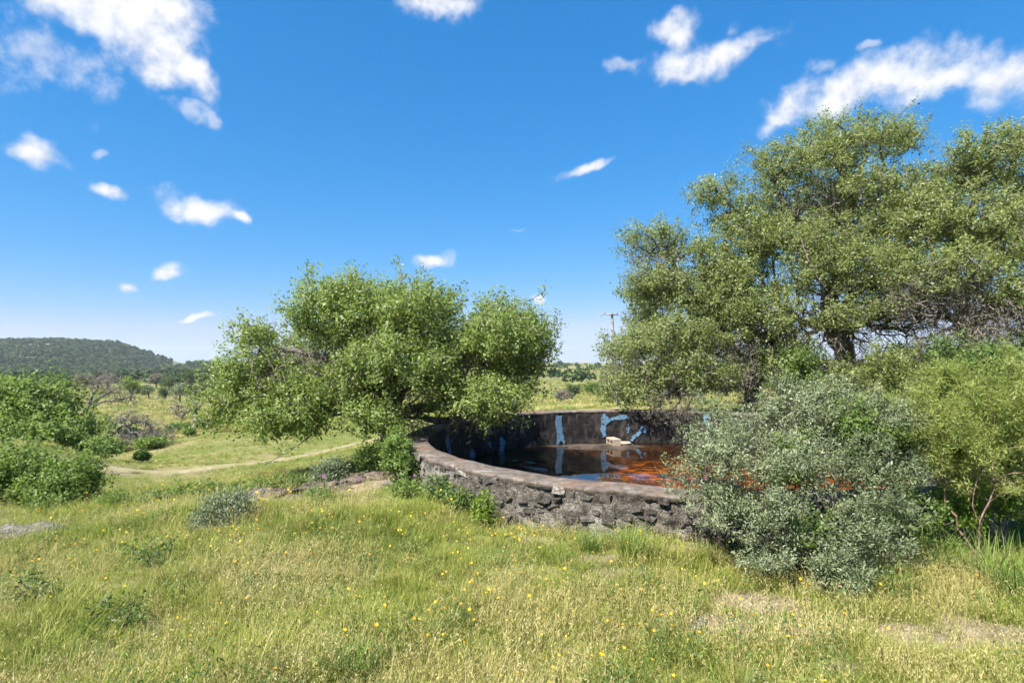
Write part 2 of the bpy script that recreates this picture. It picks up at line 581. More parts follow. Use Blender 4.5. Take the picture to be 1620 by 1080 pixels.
# ------------------------------------------------------------------ scatter by geometry nodes (stuff only)
def scatter(name, pts, rz, scl, idx, protos, label, tilt=None):
    coll = bpy.data.collections.new(name + '_pieces')
    for i, (me) in enumerate(protos):
        o = bpy.data.objects.new('%s_piece_%02d' % (name, i), me)
        coll.objects.link(o)
    me = bpy.data.meshes.new(name)
    me.vertices.add(len(pts)); me.vertices.foreach_set('co', np.asarray(pts, np.float32).ravel())
    for k, v in (('rz', rz), ('sc', scl), ('tx', tilt if tilt is not None else np.zeros(len(pts)))):
        a = me.attributes.new(k, 'FLOAT', 'POINT'); a.data.foreach_set('value', np.asarray(v, np.float32))
    a = me.attributes.new('ix', 'INT', 'POINT'); a.data.foreach_set('value', np.asarray(idx, np.int32))
    for p in protos:
        for mt in p.materials:
            if mt and mt.name not in me.materials: me.materials.append(mt)
    o = link(name, me, label=label, kind='stuff')
    ng = bpy.data.node_groups.new(name + '_scatter', 'GeometryNodeTree')
    ng.interface.new_socket('Geometry', in_out='INPUT', socket_type='NodeSocketGeometry')
    ng.interface.new_socket('Geometry', in_out='OUTPUT', socket_type='NodeSocketGeometry')
    gi = ng.nodes.new('NodeGroupInput'); go = ng.nodes.new('NodeGroupOutput')
    ci = ng.nodes.new('GeometryNodeCollectionInfo')
    ci.inputs['Collection'].default_value = coll
    ci.inputs['Separate Children'].default_value = True
    ci.inputs['Reset Children'].default_value = True
    ip = ng.nodes.new('GeometryNodeInstanceOnPoints')
    ip.inputs['Pick Instance'].default_value = True

    def attr(nm, typ):
        n = ng.nodes.new('GeometryNodeInputNamedAttribute'); n.data_type = typ
        n.inputs['Name'].default_value = nm
        return n.outputs['Attribute']
    cx = ng.nodes.new('ShaderNodeCombineXYZ')
    ng.links.new(attr('tx', 'FLOAT'), cx.inputs[0]); ng.links.new(attr('rz', 'FLOAT'), cx.inputs[2])
    er = ng.nodes.new('FunctionNodeEulerToRotation')
    ng.links.new(cx.outputs[0], er.inputs[0])
    ng.links.new(gi.outputs[0], ip.inputs['Points'])
    ng.links.new(ci.outputs[0], ip.inputs['Instance'])
    ng.links.new(attr('ix', 'INT'), ip.inputs['Instance Index'])
    ng.links.new(er.outputs[0], ip.inputs['Rotation'])
    ng.links.new(attr('sc', 'FLOAT'), ip.inputs['Scale'])
    ng.links.new(ip.outputs[0], go.inputs[0])
    md = o.modifiers.new('scatter', 'NODES'); md.node_group = ng
    return o


# ------------------------------------------------------------------ foliage and wood
def unit(v):
    return v / np.maximum(np.linalg.norm(v, axis=-1, keepdims=True), 1e-9)


def leaves(C, L, Wd, seed, up=.6, out=None, outw=.4, tint=None, spread=.25, fold=.12, name='leaves', mat=None, along=None):
    """one folded diamond per centre"""
    r = np.random.default_rng(seed)
    n = len(C)
    N = r.normal(size=(n, 3)); N[:, 2] += up
    if out is not None: N += out * outw
    N = unit(N)
    D = r.normal(size=(n, 3)) if along is None else along + r.normal(size=(n, 3)) * .35
    D = unit(D - N * (D * N).sum(1, keepdims=True))
    S = np.cross(N, D)
    s = r.uniform(.5, 1.4, (n, 1))
    l = L * s; w = Wd * s * r.uniform(.8, 1.2, (n, 1))
    base = C - D * l * .5
    V = np.stack([base, base + D * l * .45 + S * w * .5 + N * l * fold, base + D * l, base + D * l * .45 - S * w * .5 + N * l * fold], 1).reshape(-1, 3)
    f = np.arange(n * 4).reshape(n, 4)
    if tint is None: tint = np.full(n, .5)
    tt = np.clip(tint + r.normal(size=n) * spread, 0, 1)
    return mesh_np(name, V, [f], mat, {'tint': np.repeat(tt, 4)})


def skeleton(limbs, targets, step=.3, alpha=.3, jit=.06, seed=0, sag=.0, tip=.006, pw=2.35, maxr=None):
    r = np.random.default_rng(seed)
    phases = targets if isinstance(targets, list) else [targets]
    cap = 800 + sum(len(l) * 14 for l in limbs) + int(sum(len(t) for t in phases) * 14)
    P = np.zeros((cap, 3)); par = np.full(cap, -1); pl = np.zeros(cap); n = 0

    def add(p, q):
        nonlocal n
        P[n] = p; par[n] = q
        pl[n] = 0 if q < 0 else pl[q] + np.linalg.norm(P[q] - p)
        n += 1
        return n - 1

    def run(a, b, q, amp):
        L = np.linalg.norm(b - a); k = max(1, int(math.ceil(L / step)))
        wob = r.normal(size=3) * amp * min(1, L)
        for i in range(1, k + 1):
            s = i / k
            p = a + (b - a) * s + wob * math.sin(math.pi * s) + r.normal(size=3) * amp * .55 * (0 if i == k else 1)
            p = p + np.array([0, 0, sag * L * 4 * s * (1 - s)])
            q = add(p, q)
        return q
    for li, l in enumerate(limbs):
        l = [np.asarray(p, float) for p in l]
        if n == 0:
            q = add(l[0], -1)
        else:
            dd = np.linalg.norm(P[:n] - l[0], axis=1); q = int(dd.argmin())
        for p in l[1:]:
            q = run(P[q].copy(), p, q, jit)
    for targets in phases:
        if not len(targets): continue
        d0 = np.array([np.linalg.norm(P[:n] - t, axis=1).min() for t in targets])
        tips = []
        for t in targets[np.argsort(d0)]:
            if n > cap - 60: break
            dist = np.linalg.norm(P[:n] - t, axis=1)
            q = int((dist + alpha * pl[:n]).argmin())
            tips.append(run(P[q].copy(), t, q, jit))
    P = P[:n]; par = par[:n]
    acc = np.zeros(n); nch = np.zeros(n, int)
    for i in range(1, n):
        nch[par[i]] += 1
    rad = np.zeros(n); acc[nch == 0] = tip ** pw
    for i in range(n - 1, 0, -1):
        acc[par[i]] += acc[i]
    rad = acc ** (1 / pw)
    if maxr is not None:
        rad = rad * min(1, maxr / rad[0]) if rad[0] > maxr else tip + (rad - tip) * (maxr - tip) / (rad[0] - tip)
    return P, par, rad


def tubes(P, par, rad, name, mat, split=.014, only=None):
    n = len(P)
    idx = np.arange(1, n)
    d = np.zeros_like(P); d[1:] = unit(P[1:] - P[par[1:]])
    main = np.full(n, -1)
    order = idx[np.argsort(rad[idx])]
    main[par[order]] = order       # the thickest child wins
    dn = d.copy()
    has = main >= 0
    dn[has] = unit(d[has] + d[main[has]] + 1e-6)
    dn[0] = d[main[0]] if main[0] >= 0 else (0, 0, 1)
    Vs, Fs, off = [], [], 0
    for k, sel in ((7, rad[idx] >= split), (3, rad[idx] < split)):
        if only and only != k: continue
        ch = idx[sel]
        if not len(ch): continue
        ph = np.linspace(0, 2 * np.pi, k, endpoint=False)

        def ring(pos, dr, rr):
            ref = np.where(np.abs(dr[:, 0:1]) < .8, np.array([[1., 0, 0]]), np.array([[0, 1., 0]]))
            u = unit(np.cross(dr, ref)); v = np.cross(dr, u)
            return pos[:, None] + rr[:, None, None] * (np.cos(ph)[None, :, None] * u[:, None] + np.sin(ph)[None, :, None] * v[:, None])
        pa = par[ch]
        ism = main[pa] == ch
        r0 = np.where(ism, rad[pa], np.minimum(rad[pa] * .9, rad[ch] * 1.25))
        d0 = np.where(ism[:, None], dn[pa], d[ch])
        A = ring(P[pa], d0, r0); B = ring(P[ch], dn[ch], rad[ch])
        m = len(ch)
        V = np.concatenate([A, B], 1).reshape(-1, 3)
        b = (np.arange(m) * 2 * k)[:, None]; a = np.arange(k)[None]; a2 = (np.arange(k) + 1) % k
        f = np.stack([b + a, b + a2[None], b + k + a2[None], b + k + a], -1).reshape(-1, 4)
        Vs.append(V); Fs.append(f + off); off += len(V)
    return mesh_np(name, np.concatenate(Vs), [np.concatenate(Fs)], mat, smooth=True)


def lobe_points(lobes, n, seed, inner=.45, pw=3.0, zmin=None):
    """points in the outer part of a union of ellipsoids; lobes: (centre, radii)"""
    r = np.random.default_rng(seed)
    w = np.array([(a[0] * a[1] + a[1] * a[2] + a[0] * a[2]) for c, a in lobes]); w /= w.sum()
    k = r.choice(len(lobes), n, p=w)
    c = np.array([l[0] for l in lobes])[k]; a = np.array([l[1] for l in lobes])[k]
    d = unit(r.normal(size=(n, 3)))
    rr = inner + (1 - inner) * r.uniform(size=(n, 1)) ** (1 / pw)
    # lumpy outline
    lump = 1 + .12 * vnoise(d * 1.1 + c * .3, seed + 1, 3, .8)[:, None]
    P = c + d * a * rr * lump
    # drop points that sit deep inside another lobe
    deep = np.ones(n)
    for cc, aa in lobes:
        e = np.sqrt((((P - cc) / aa) ** 2).sum(1))
        deep = np.minimum(deep, e)
    keep = (deep > inner * .8) | (r.uniform(size=n) < .25)
    if zmin is not None: keep &= P[:, 2] > zmin
    return P[keep], d[keep]


def px_lobes(lst):
    """(px, py, rx, ry, depth, depth radius) -> ellipsoids in metres"""
    return [(W(px, py, d), np.array([rx * d / F, dr, ry * d / F])) for px, py, rx, ry, d, dr in lst]


def make_tree(name, base, limbs, lobes, label, cat='tree', ncl=1500, per=45, L=.055, Wd=.032, sig=.13, leaf='oak', bark='bark',
              seed=1, group=None, bare=0.0, barelobes=None, moss=0, step=.28, jit=.05, alpha=.28, tip=.006, maxr=None, zmin=None, tint=.5,
              inner=.45, up=.7, twig=False, clumps=0, cr=.4, spike=.02, clump_tint=.16, crown_name='crown', trunk_name='trunk', flat=.75, sag=.02, along_up=None):
    r = np.random.default_rng(seed)
    base = np.asarray(base, float)
    root = empty(name, base, label=label, cat=cat, group=group)
    CC = np.zeros((0, 3))
    if clumps:
        CC, CD = lobe_points(lobes, clumps * 2, seed, max(inner, .5), zmin=zmin)
        keep = []
        for i in range(len(CC)):
            if len(keep) >= clumps: break
            if not keep or np.linalg.norm(CC[keep] - CC[i], axis=1).min() > cr * .62: keep.append(i)
        CC, CD = CC[keep], CD[keep]
        CC = CC - CD * cr * .5
        size = r.uniform(.55, 1.35, len(CC))
        k = r.choice(len(CC), ncl, p=size ** 2 / (size ** 2).sum())
        rad_ = cr * size[k][:, None]
        v = unit(r.normal(size=(ncl, 3))); v[:, 2] = v[:, 2] * .62 + .08
        C = CC[k] + v * rad_ * r.uniform(size=(ncl, 1)) ** .4
        D = unit(v * .8 + CD[k] * .35)
        sp = r.uniform(size=ncl) < spike
        C[sp] += (unit(CD[k][sp] + np.array([0, 0, .7])) * rad_[sp] * r.uniform(.3, 1.0, (sp.sum(), 1)))
        if zmin is not None:
            kk = C[:, 2] > zmin; C, D = C[kk], D[kk]
    else:
        C, D = lobe_points(lobes, ncl, seed, inner, zmin=zmin)
    nb = int(len(C) * bare)
    Tg = C.copy()
    if barelobes:
        B, _ = lobe_points(barelobes, max(nb, 60), seed + 9, .2, 2)
        Tg = np.concatenate([C, B])
    P, par, rad = skeleton(limbs, [CC, Tg], step, alpha, jit, seed, sag, tip, maxr=maxr)
    if twig and (rad[1:] < .014).any() and (rad[1:] >= .014).any():
        link(trunk_name, tubes(P - base, par, rad, trunk_name, M[bark], only=7), root)
        link('twigs', tubes(P - base, par, rad, 'twigs', M['twig'], only=3), root, kind='stuff')
    else:
        link(trunk_name, tubes(P - base, par, rad, trunk_name, M[bark]), root)
    # leaves round every tip
    ct = tint + clump_tint * vnoise(C * 1.0, seed + 3, 3, .35) + r.normal(size=len(C)) * .07
    if clumps:
        dr = unit(D + np.array([0, 0, .6]) + r.normal(size=C.shape) * .4)
        m_ = len(C) * per
        bv = unit(r.normal(size=(m_, 3)))
        lp = np.repeat(C, per, 0) + bv * sig * 1.35 * r.uniform(size=(m_, 1)) ** .5 + np.repeat(dr, per, 0) * r.uniform(-1.6, 1.6, (m_, 1)) * sig
        rosette = bv + .8 * np.repeat(dr, per, 0)
    else:
        lp = np.repeat(C, per, 0) + r.normal(size=(len(C) * per, 3)) * sig * np.array([1, 1, flat])
    ld = np.repeat(D, per, 0)
    lt = np.repeat(ct, per)
    if zmin is not None:
        k = lp[:, 2] > zmin; lp, ld, lt = lp[k], ld[k], lt[k]
    al = rosette if clumps and zmin is None else None
    if along_up is not None:
        al = np.tile(np.array([[0, 0, along_up]]), (len(lp), 1)) + ld
    link(crown_name, leaves(lp - base, L, Wd, seed + 5, up, ld, 1.1 if clumps else .45, lt, .23, name=crown_name, mat=M[leaf], along=al), root)
    if moss and barelobes:
        B2, D2 = lobe_points(barelobes, moss, seed + 21, .1, 2)
        # hang moss and dead twigs close to the wood
        near = np.array([np.linalg.norm(P - b, axis=1).argmin() for b in B2])
        B2 = P[near] + r.normal(size=B2.shape) * .04
        k = 26
        mp = np.repeat(B2, k, 0) + r.normal(size=(len(B2) * k, 3)) * np.array([.07, .07, .09])
        link('hanging_moss', leaves(mp - base, .075, .008, seed + 6, 0, None, 0, np.full(len(mp), .5), .25, name='hanging_moss', mat=M['moss'],
                               along=np.tile(np.array([[0, 0, -1.2]]), (len(mp), 1)) * r.uniform(-.3, 1, (len(mp), 1))), root, kind='stuff')
    return root


# ================================================================== the stone tank
def stone_mat(name, cols, scale=9, moss=.5):
    m, t, b = new_mat(name)
    g = nd(t, 'ShaderNodeNewGeometry'); P = g.outputs['Position']
    oi = nd(t, 'ShaderNodeObjectInfo')
    n1 = noise(t, P, scale, 7, .7); n2 = noise(t, P, scale * .3, 4, .6); n3 = noise(t, P, scale * 5, 4, .7)
    c = mixc(t, maprange(t, n1, .35, .65), cols[0], cols[1])
    c = mixc(t, maprange(t, n2, .5, .62), c, cols[2])
    vo = nd(t, 'ShaderNodeTexVoronoi', feature='DISTANCE_TO_EDGE')
    wv = nd(t, 'ShaderNodeVectorMath', operation='ADD')
    ws = nd(t, 'ShaderNodeVectorMath', operation='SCALE'); t.links.new(noise(t, P, scale * .8, 4, .65, col=True), ws.inputs[0]); ws.inputs['Scale'].default_value = .16
    t.links.new(P, wv.inputs[0]); t.links.new(ws.outputs[0], wv.inputs[1])
    mpv = nd(t, 'ShaderNodeMapping'); mpv.inputs['Scale'].default_value = (1, 1, 1.9); t.links.new(wv.outputs[0], mpv.inputs[0])
    t.links.new(mpv.outputs[0], vo.inputs['Vector']); vo.inputs['Scale'].default_value = scale * 1.1
    crack = maprange(t, vo.outputs['Distance'], 0, .09)
    c = mixc(t, mth(t, 'MULTIPLY', mth(t, 'SUBTRACT', 1.0, crack), .28), c, (.035, .03, .026))
    rnd = maprange(t, oi.outputs['Random'], 0, 1, .72, 1.22, smooth=False)
    hs = nd(t, 'ShaderNodeHueSaturation'); t.links.new(c, hs.inputs['Color']); t.links.new(rnd, hs.inputs['Value'])
    c = mixc(t, maprange(t, n3, .58, .70), hs.outputs[0], (.05, .047, .042))
    t.links.new(c, b.inputs['Base Color'])
    b.inputs['Roughness'].default_value = .95; b.inputs['Specular IOR Level'].default_value = .15
    bp = nd(t, 'ShaderNodeBump'); bp.inputs['Strength'].default_value = 1; bp.inputs['Distance'].default_value = .04
    t.links.new(mth(t, 'ADD', mth(t, 'MULTIPLY', crack, .35), mth(t, 'ADD', n1, mth(t, 'MULTIPLY', n3, .6))), bp.inputs['Height']); t.links.new(bp.outputs[0], b.inputs['Normal'])
    return m


M['mortar'] = stone_mat('wall_mortar', ((.055, .047, .038), (.18, .157, .13), (.24, .216, .186)))
M['stone'] = stone_mat('wall_stone', ((.062, .054, .046), (.195, .172, .145), (.125, .11, .094)), 14)
M['palestone'] = stone_mat('pale_limestone', ((.15, .138, .12), (.28, .255, .215), (.21, .19, .165)), 8)
M['ledge'] = stone_mat('ledge_limestone', ((.07, .054, .04), (.22, .18, .14), (.14, .112, .085)), 7)


def rim_material():
    m, t, b = new_mat('rim_concrete')
    g = nd(t, 'ShaderNodeNewGeometry'); P = g.outputs['Position']
    n1 = noise(t, P, 2.2, 6, .65); n2 = noise(t, P, 11, 6, .7); n3 = noise(t, P, 45, 4, .7)
    c = mixc(t, maprange(t, n2, .35, .65), (.08, .064, .052), (.165, .138, .112))
    c = mixc(t, mth(t, 'MULTIPLY', maprange(t, n1, .48, .64), .6), c, (.18, .10, .058))
    c = mixc(t, maprange(t, noise(t, P, 5, 6, .75), .52, .66), c, (.23, .21, .185))
    c = mixc(t, mth(t, 'MULTIPLY', maprange(t, n3, .58, .68), .7), c, (.05, .045, .04))
    t.links.new(c, b.inputs['Base Color']); b.inputs['Roughness'].default_value = .95
    b.inputs['Specular IOR Level'].default_value = .2
    bp = nd(t, 'ShaderNodeBump'); bp.inputs['Strength'].default_value = .9; bp.inputs['Distance'].default_value = .012
    t.links.new(mth(t, 'ADD', n2, n3), bp.inputs['Height']); t.links.new(bp.outputs[0], b.inputs['Normal'])
    return m


def tar_material():
    m, t, b = new_mat('tar_coating')
    g = nd(t, 'ShaderNodeNewGeometry'); P = g.outputs['Position']
    mp = nd(t, 'ShaderNodeMapping'); mp.inputs['Scale'].default_value = (1, 1, .3); t.links.new(P, mp.inputs[0])
    n1 = noise(t, P, 4, 6, .7); n2 = noise(t, mp.outputs[0], 9, 5, .7); n3 = noise(t, P, 40, 4, .7)
    c = mixc(t, maprange(t, n1, .40, .66), (.009, .008, .0075), (.042, .034, .029))
    c = mixc(t, mth(t, 'MULTIPLY', maprange(t, n2, .52, .70), .6), c, (.12, .10, .086))
    c = mixc(t, maprange(t, n3, .68, .76), c, (.30, .28, .26))
    t.links.new(c, b.inputs['Base Color']); b.inputs['Roughness'].default_value = .75
    b.inputs['Specular IOR Level'].default_value = .25
    bp = nd(t, 'ShaderNodeBump'); bp.inputs['Strength'].default_value = .9; bp.inputs['Distance'].default_value = .03
    t.links.new(mth(t, 'ADD', n1, mth(t, 'MULTIPLY', n3, .3)), bp.inputs['Height']); t.links.new(bp.outputs[0], b.inputs['Normal'])
    return m


def floor_material():
    m, t, b = new_mat('tank_mud')
    g = nd(t, 'ShaderNodeNewGeometry'); P = g.outputs['Position']
    n1 = noise(t, P, 1.6, 6, .65); n2 = noise(t, P, 9, 6, .7)
    mp = nd(t, 'ShaderNodeMapping'); mp.inputs['Scale'].default_value = (1, 2.6, 1); t.links.new(P, mp.inputs[0])
    n3 = noise(t, mp.outputs[0], 3.2, 6, .68)
    c = mixc(t, maprange(t, n2, .35, .65), (.014, .010, .007), (.045, .030, .019))
    c = mixc(t, maprange(t, n1, .45, .62), c, (.075, .055, .038))
    sp = nd(t, 'ShaderNodeSeparateXYZ'); t.links.new(P, sp.inputs[0])
    side = maprange(t, sp.outputs[0], .4, 2.6)
    near = maprange(t, sp.outputs[1], 12.0, 10.8)
    alg = mth(t, 'MULTIPLY', mth(t, 'MULTIPLY', side, near), maprange(t, n3, .46, .62))
    c = mixc(t, alg, c, (.60, .27, .048))
    t.links.new(c, b.inputs['Base Color']); b.inputs['Roughness'].default_value = .6
    bp = nd(t, 'ShaderNodeBump'); bp.inputs['Strength'].default_value = .6; bp.inputs['Distance'].default_value = .02
    t.links.new(n2, bp.inputs['Height']); t.links.new(bp.outputs[0], b.inputs['Normal'])
    return m


def water_material():
    m, t, b = new_mat('tank_water')
    t.nodes.remove(b)
    g = nd(t, 'ShaderNodeNewGeometry'); P = g.outputs['Position']
    bp = nd(t, 'ShaderNodeBump'); bp.inputs['Strength'].default_value = .06; bp.inputs['Distance'].default_value = .01
    t.links.new(noise(t, P, 7, 3, .5), bp.inputs['Height'])
    tr = nd(t, 'ShaderNodeBsdfTransparent'); tr.inputs[0].default_value = (.74, .54, .34, 1)
    gl = nd(t, 'ShaderNodeBsdfGlossy'); gl.inputs['Roughness'].default_value = .015; gl.inputs['Color'].default_value = (.95, .95, .95, 1)
    t.links.new(bp.outputs[0], gl.inputs['Normal'])
    fr = nd(t, 'ShaderNodeFresnel'); fr.inputs[0].default_value = 1.34
    t.links.new(bp.outputs[0], fr.inputs['Normal'])
    mx = nd(t, 'ShaderNodeMixShader'); t.links.new(fr.outputs[0], mx.inputs[0])
    t.links.new(tr.outputs[0], mx.inputs[1]); t.links.new(gl.outputs[0], mx.inputs[2])
    t.links.new(mx.outputs[0], t.nodes['Material Output'].inputs[0])
    return m


def paint_material():
    m, t, b = new_mat('blue_sealant')
    g = nd(t, 'ShaderNodeNewGeometry'); P = g.outputs['Position']
    n = noise(t, P, 25, 5, .7)
    c = mixc(t, maprange(t, n, .35, .65), (.07, .155, .25), (.13, .235, .33))
    c = mixc(t, mth(t, 'MULTIPLY', maprange(t, noise(t, P, 13, 6, .75), .50, .62), .7), c, (.05, .07, .085))
    c = mixc(t, maprange(t, noise(t, P, 60, 3, .7), .60, .70), c, (.035, .04, .045))
    t.links.new(c, b.inputs['Base Color']); b.inputs['Roughness'].default_value = .7
    return m


def pip(px, py, poly):
    inside = np.zeros(len(px), bool)
    j = len(poly) - 1
    for i in range(len(poly)):
        xi, yi = poly[i]; xj, yj = poly[j]
        c = ((yi > py) != (yj > py)) & (px < (xj - xi) * (py - yi) / (yj - yi + 1e-12) + xi)
        inside ^= c
        j = i
    return inside


def build_tank():
    root = empty('stone_water_tank', (TC[0], TC[1], 0), label='round stone and mortar stock tank with black lined inside, beside the oaks', cat='tank')
    base = np.array([TC[0], TC[1], 0])
    n = 720
    th = np.linspace(0, 2 * np.pi, n, endpoint=False)

    def ringmesh(rows, name, mat, attrs=None):
        V = np.concatenate(rows); k = len(rows)
        i, j = np.meshgrid(np.arange(k - 1), np.arange(n), indexing='ij'); i = i.ravel(); j = j.ravel(); j2 = (j + 1) % n
        f = np.stack([i * n + j, i * n + j2, (i + 1) * n + j2, (i + 1) * n + j], -1)
        return mesh_np(name, V, [f], mat, smooth=True)

    def cyl(r, z):
        return np.stack([r * np.cos(th), r * np.sin(th), np.broadcast_to(z, th.shape)], -1)
    # outer wall: rough mortar body, a slight batter towards the ground
    rows = []
    for z in np.linspace(-.75, RIMZ - .045, 26):
        q = np.stack([th * RO, np.full(n, z)], -1)
        r = RO - .015 + .032 * vnoise(q, 31, 4, 1.6) + .026 * vnoise(q, 32, 3, 6) + .05 * np.clip((.1 - z), 0, .5)
        rows.append(cyl(r, z))
    outer = link('outer_wall', ringmesh(rows, 'outer_wall', M['mortar']), root)
    # rim
    rm = rim_material()
    q = np.stack([th * RO, np.zeros(n)], -1)
    eo = .03 * vnoise(q, 41, 4, 1.3) + .02 * vnoise(q, 42, 3, 5)
    ei = .012 * vnoise(q, 43, 4, 1.5)
    zt = .012 * vnoise(q, 44, 3, .5)
    rows = [cyl(RO - .02 + eo, RIMZ - .06), cyl(RO - .002 + eo, RIMZ - .03 + zt), cyl(RO + .002 + eo, RIMZ - .006 + zt), cyl(RO - .012 + eo, RIMZ + zt),
            cyl((RO * 2 + RI) / 3 + eo * .5, RIMZ + .004 + zt + .006 * vnoise(q, 45, 3, 3)), cyl((RO + RI * 2) / 3, RIMZ + .004 + zt + .006 * vnoise(q, 46, 3, 3)),
            cyl(RI + .02 + ei, RIMZ + zt), cyl(RI - .005 + ei, RIMZ - .018 + zt), cyl(RI + .012, RIMZ - .05)]
    rim = link('rim', ringmesh(rows, 'rim', rm), root)
    # inner wall
    rows = []
    for z in np.linspace(RIMZ - .03, -.62, 22):
        q = np.stack([th * RI, np.full(n, z)], -1)
        r = RI + .008 + .014 * vnoise(q, 51, 4, 1.2) + .006 * vnoise(q, 52, 3, 6)
        rows.append(cyl(r, z))
    inner = link('inner_wall', ringmesh(rows, 'inner_wall', tar_material()), root)
    # floor, gently uneven and rising towards the far side
    rr = np.linspace(0.02, RI + .04, 60)
    A, Q = np.meshgrid(np.linspace(0, 2 * np.pi, 160, endpoint=False), rr)
    x = (Q * np.cos(A)).ravel(); y = (Q * np.sin(A)).ravel()
    qq = np.stack([x, y], -1)
    z = WATZ - .075 + .035 * vnoise(qq, 61, 4, .35)
    rise = np.exp(-(((x - (-.9)) / 2.1) ** 2 + ((y - 3.35) / .62) ** 2))
    z += .115 * rise + .05 * np.exp(-(((x + 2.4) / 1.2) ** 2 + ((y - .9) / 1.5) ** 2)) * (1 + .8 * vnoise(qq, 62, 3, 1.2))
    z += .016 * vnoise(qq, 63, 4, 2.0)
    i, j = np.meshgrid(np.arange(59), np.arange(160), indexing='ij'); i = i.ravel(); j = j.ravel()
    f = np.stack([i * 160 + j, i * 160 + (j + 1) % 160, (i + 1) * 160 + (j + 1) % 160, (i + 1) * 160 + j], -1)
    link('tank_floor', mesh_np('tank_floor', np.stack([x, y, z], -1), [f[:, ::-1]], floor_material(), smooth=True), root)
    # water
    V = [(0, 0, 0)] + [((RI + .03) * math.cos(a), (RI + .03) * math.sin(a), 0) for a in np.linspace(0, 2 * np.pi, 96, endpoint=False)]
    fw = np.array([[0, k + 1, (k + 1) % 96 + 1] for k in range(96)])
    link('water', mesh_np('water', np.array(V), [fw], water_material()), None, (TC[0], TC[1], WATZ),
         label='shallow still brown water mirroring the tank wall', kind='structure')
    # blue sealant patches on the lining
    pm = paint_material()
    patches = [
        [(880, 657), (888, 656), (889, 670), (891, 690), (895, 700), (892, 703), (886, 696), (883, 707), (880, 704), (881, 685), (878, 672)],
        [(951, 660), (955, 653), (960, 656), (964, 660), (972, 659), (985, 656), (994, 657), (995, 662), (985, 664), (972, 665), (963, 667), (958, 675), (959, 690), (953, 692), (950, 680), (951, 670)],
        [(997, 696), (1000, 688), (1010, 682), (1014, 675), (1020, 672), (1023, 675), (1022, 683), (1012, 688), (1004, 693), (1001, 698)],
        [(991.3, 671), (994.8, 671), (994.5, 685), (991.5, 685)],
        [(1113, 660), (1116, 648), (1122, 647), (1124, 655), (1122, 665), (1128, 675), (1134, 684), (1128, 685), (1121, 677), (1114, 668)],
        [(704, 690), (710, 688), (712, 700), (714, 718), (710, 719), (706, 704)],
        [(744, 716), (747, 710), (751, 712), (752, 722), (751, 730), (745, 726)],
        [(790, 694), (795, 691), (799, 699), (798, 709), (795, 714), (794, 722), (789, 723), (789, 712), (791, 706)],
        [(766, 676), (777, 674), (778, 683), (771, 684)],
        [(773, 700), (777, 698), (778, 708), (775, 708)],
        [(1163, 650), (1172, 651), (1171, 656), (1164, 655)]]
    for pi, poly in enumerate(patches):
        tz = []
        for px, py in poly:
            dx, dz = (px - CX) / F, -(py - HY) / F
            # ray (t*dx, t) with the inner cylinder, far hit
            rr_ = RI - .012
            a = dx * dx + 1; b_ = -2 * (dx * TC[0] + TC[1]); c_ = TC @ TC - rr_ * rr_
            tt = (-b_ + math.sqrt(max(b_ * b_ - 4 * a * c_, 0))) / (2 * a)
            hit = np.array([tt * dx, tt]) - TC
            tz.append((math.atan2(hit[1], hit[0]) * rr_, min(CAMZ + tt * dz, RIMZ - .02)))
        tz = np.array(tz)
        lo, hi = tz.min(0) - .02, tz.max(0) + .02
        g = .011
        gx = np.arange(lo[0], hi[0], g); gy = np.arange(lo[1], hi[1], g)
        X, Y = np.meshgrid(gx, gy, indexing='ij')
        q = np.stack([X.ravel() + g / 2, Y.ravel() + g / 2], -1)
        jx = .022 * vnoise(q, 70 + pi, 3, 4) + .014 * vnoise(q, 130 + pi, 2, 21); jy = .022 * vnoise(q, 90 + pi, 3, 4)
        ins = pip(q[:, 0] + jx, q[:, 1] + jy, tz.tolist()) & (vnoise(q, 110 + pi, 4, 7) > -.72)
        nx, ny = X.shape
        aa = X.ravel() / rr_
        V = np.stack([rr_ * np.cos(aa), rr_ * np.sin(aa), Y.ravel()], -1)
        i, j = np.meshgrid(np.arange(nx - 1), np.arange(ny - 1), indexing='ij')
        f = np.stack([i * ny + j, i * ny + j + 1, (i + 1) * ny + j + 1, (i + 1) * ny + j], -1).reshape(-1, 4)
        f = f[ins.reshape(nx, ny)[:-1, :-1].ravel()]
        if not len(f): continue
        used, inv = np.unique(f, return_inverse=True)
        link('sealant_patch', mesh_np('sealant_patch', V[used], [inv.reshape(-1, 4)], pm), inner)
    # stones of the outer wall on the side one can see
    def rock_mesh(nm, mat, seed, box=2.8, pts=20):
        r = np.random.default_rng(seed)
        bm = bmesh.new()
        for k in range(pts):
            v = unit(r.normal(size=3)[None])[0]
            v = np.sign(v) * np.abs(v) ** (1 / box) * r.uniform(.75, 1.0)
            bm.verts.new(v * .5)
        bmesh.ops.convex_hull(bm, input=bm.verts)
        lo = [v for v in bm.verts if not v.link_faces]
        for v in lo: bm.verts.remove(v)
        me = bpy.data.meshes.new(nm); bm.to_mesh(me); bm.free(); me.materials.append(mat)
        return me
    variants = [rock_mesh('stone', M['stone'], 200 + k) for k in range(10)]
    pale = [rock_mesh('stone', M['palestone'], 300 + k) for k in range(4)]
    r = np.random.default_rng(5)
    count = 0
    zrow = RIMZ - .08
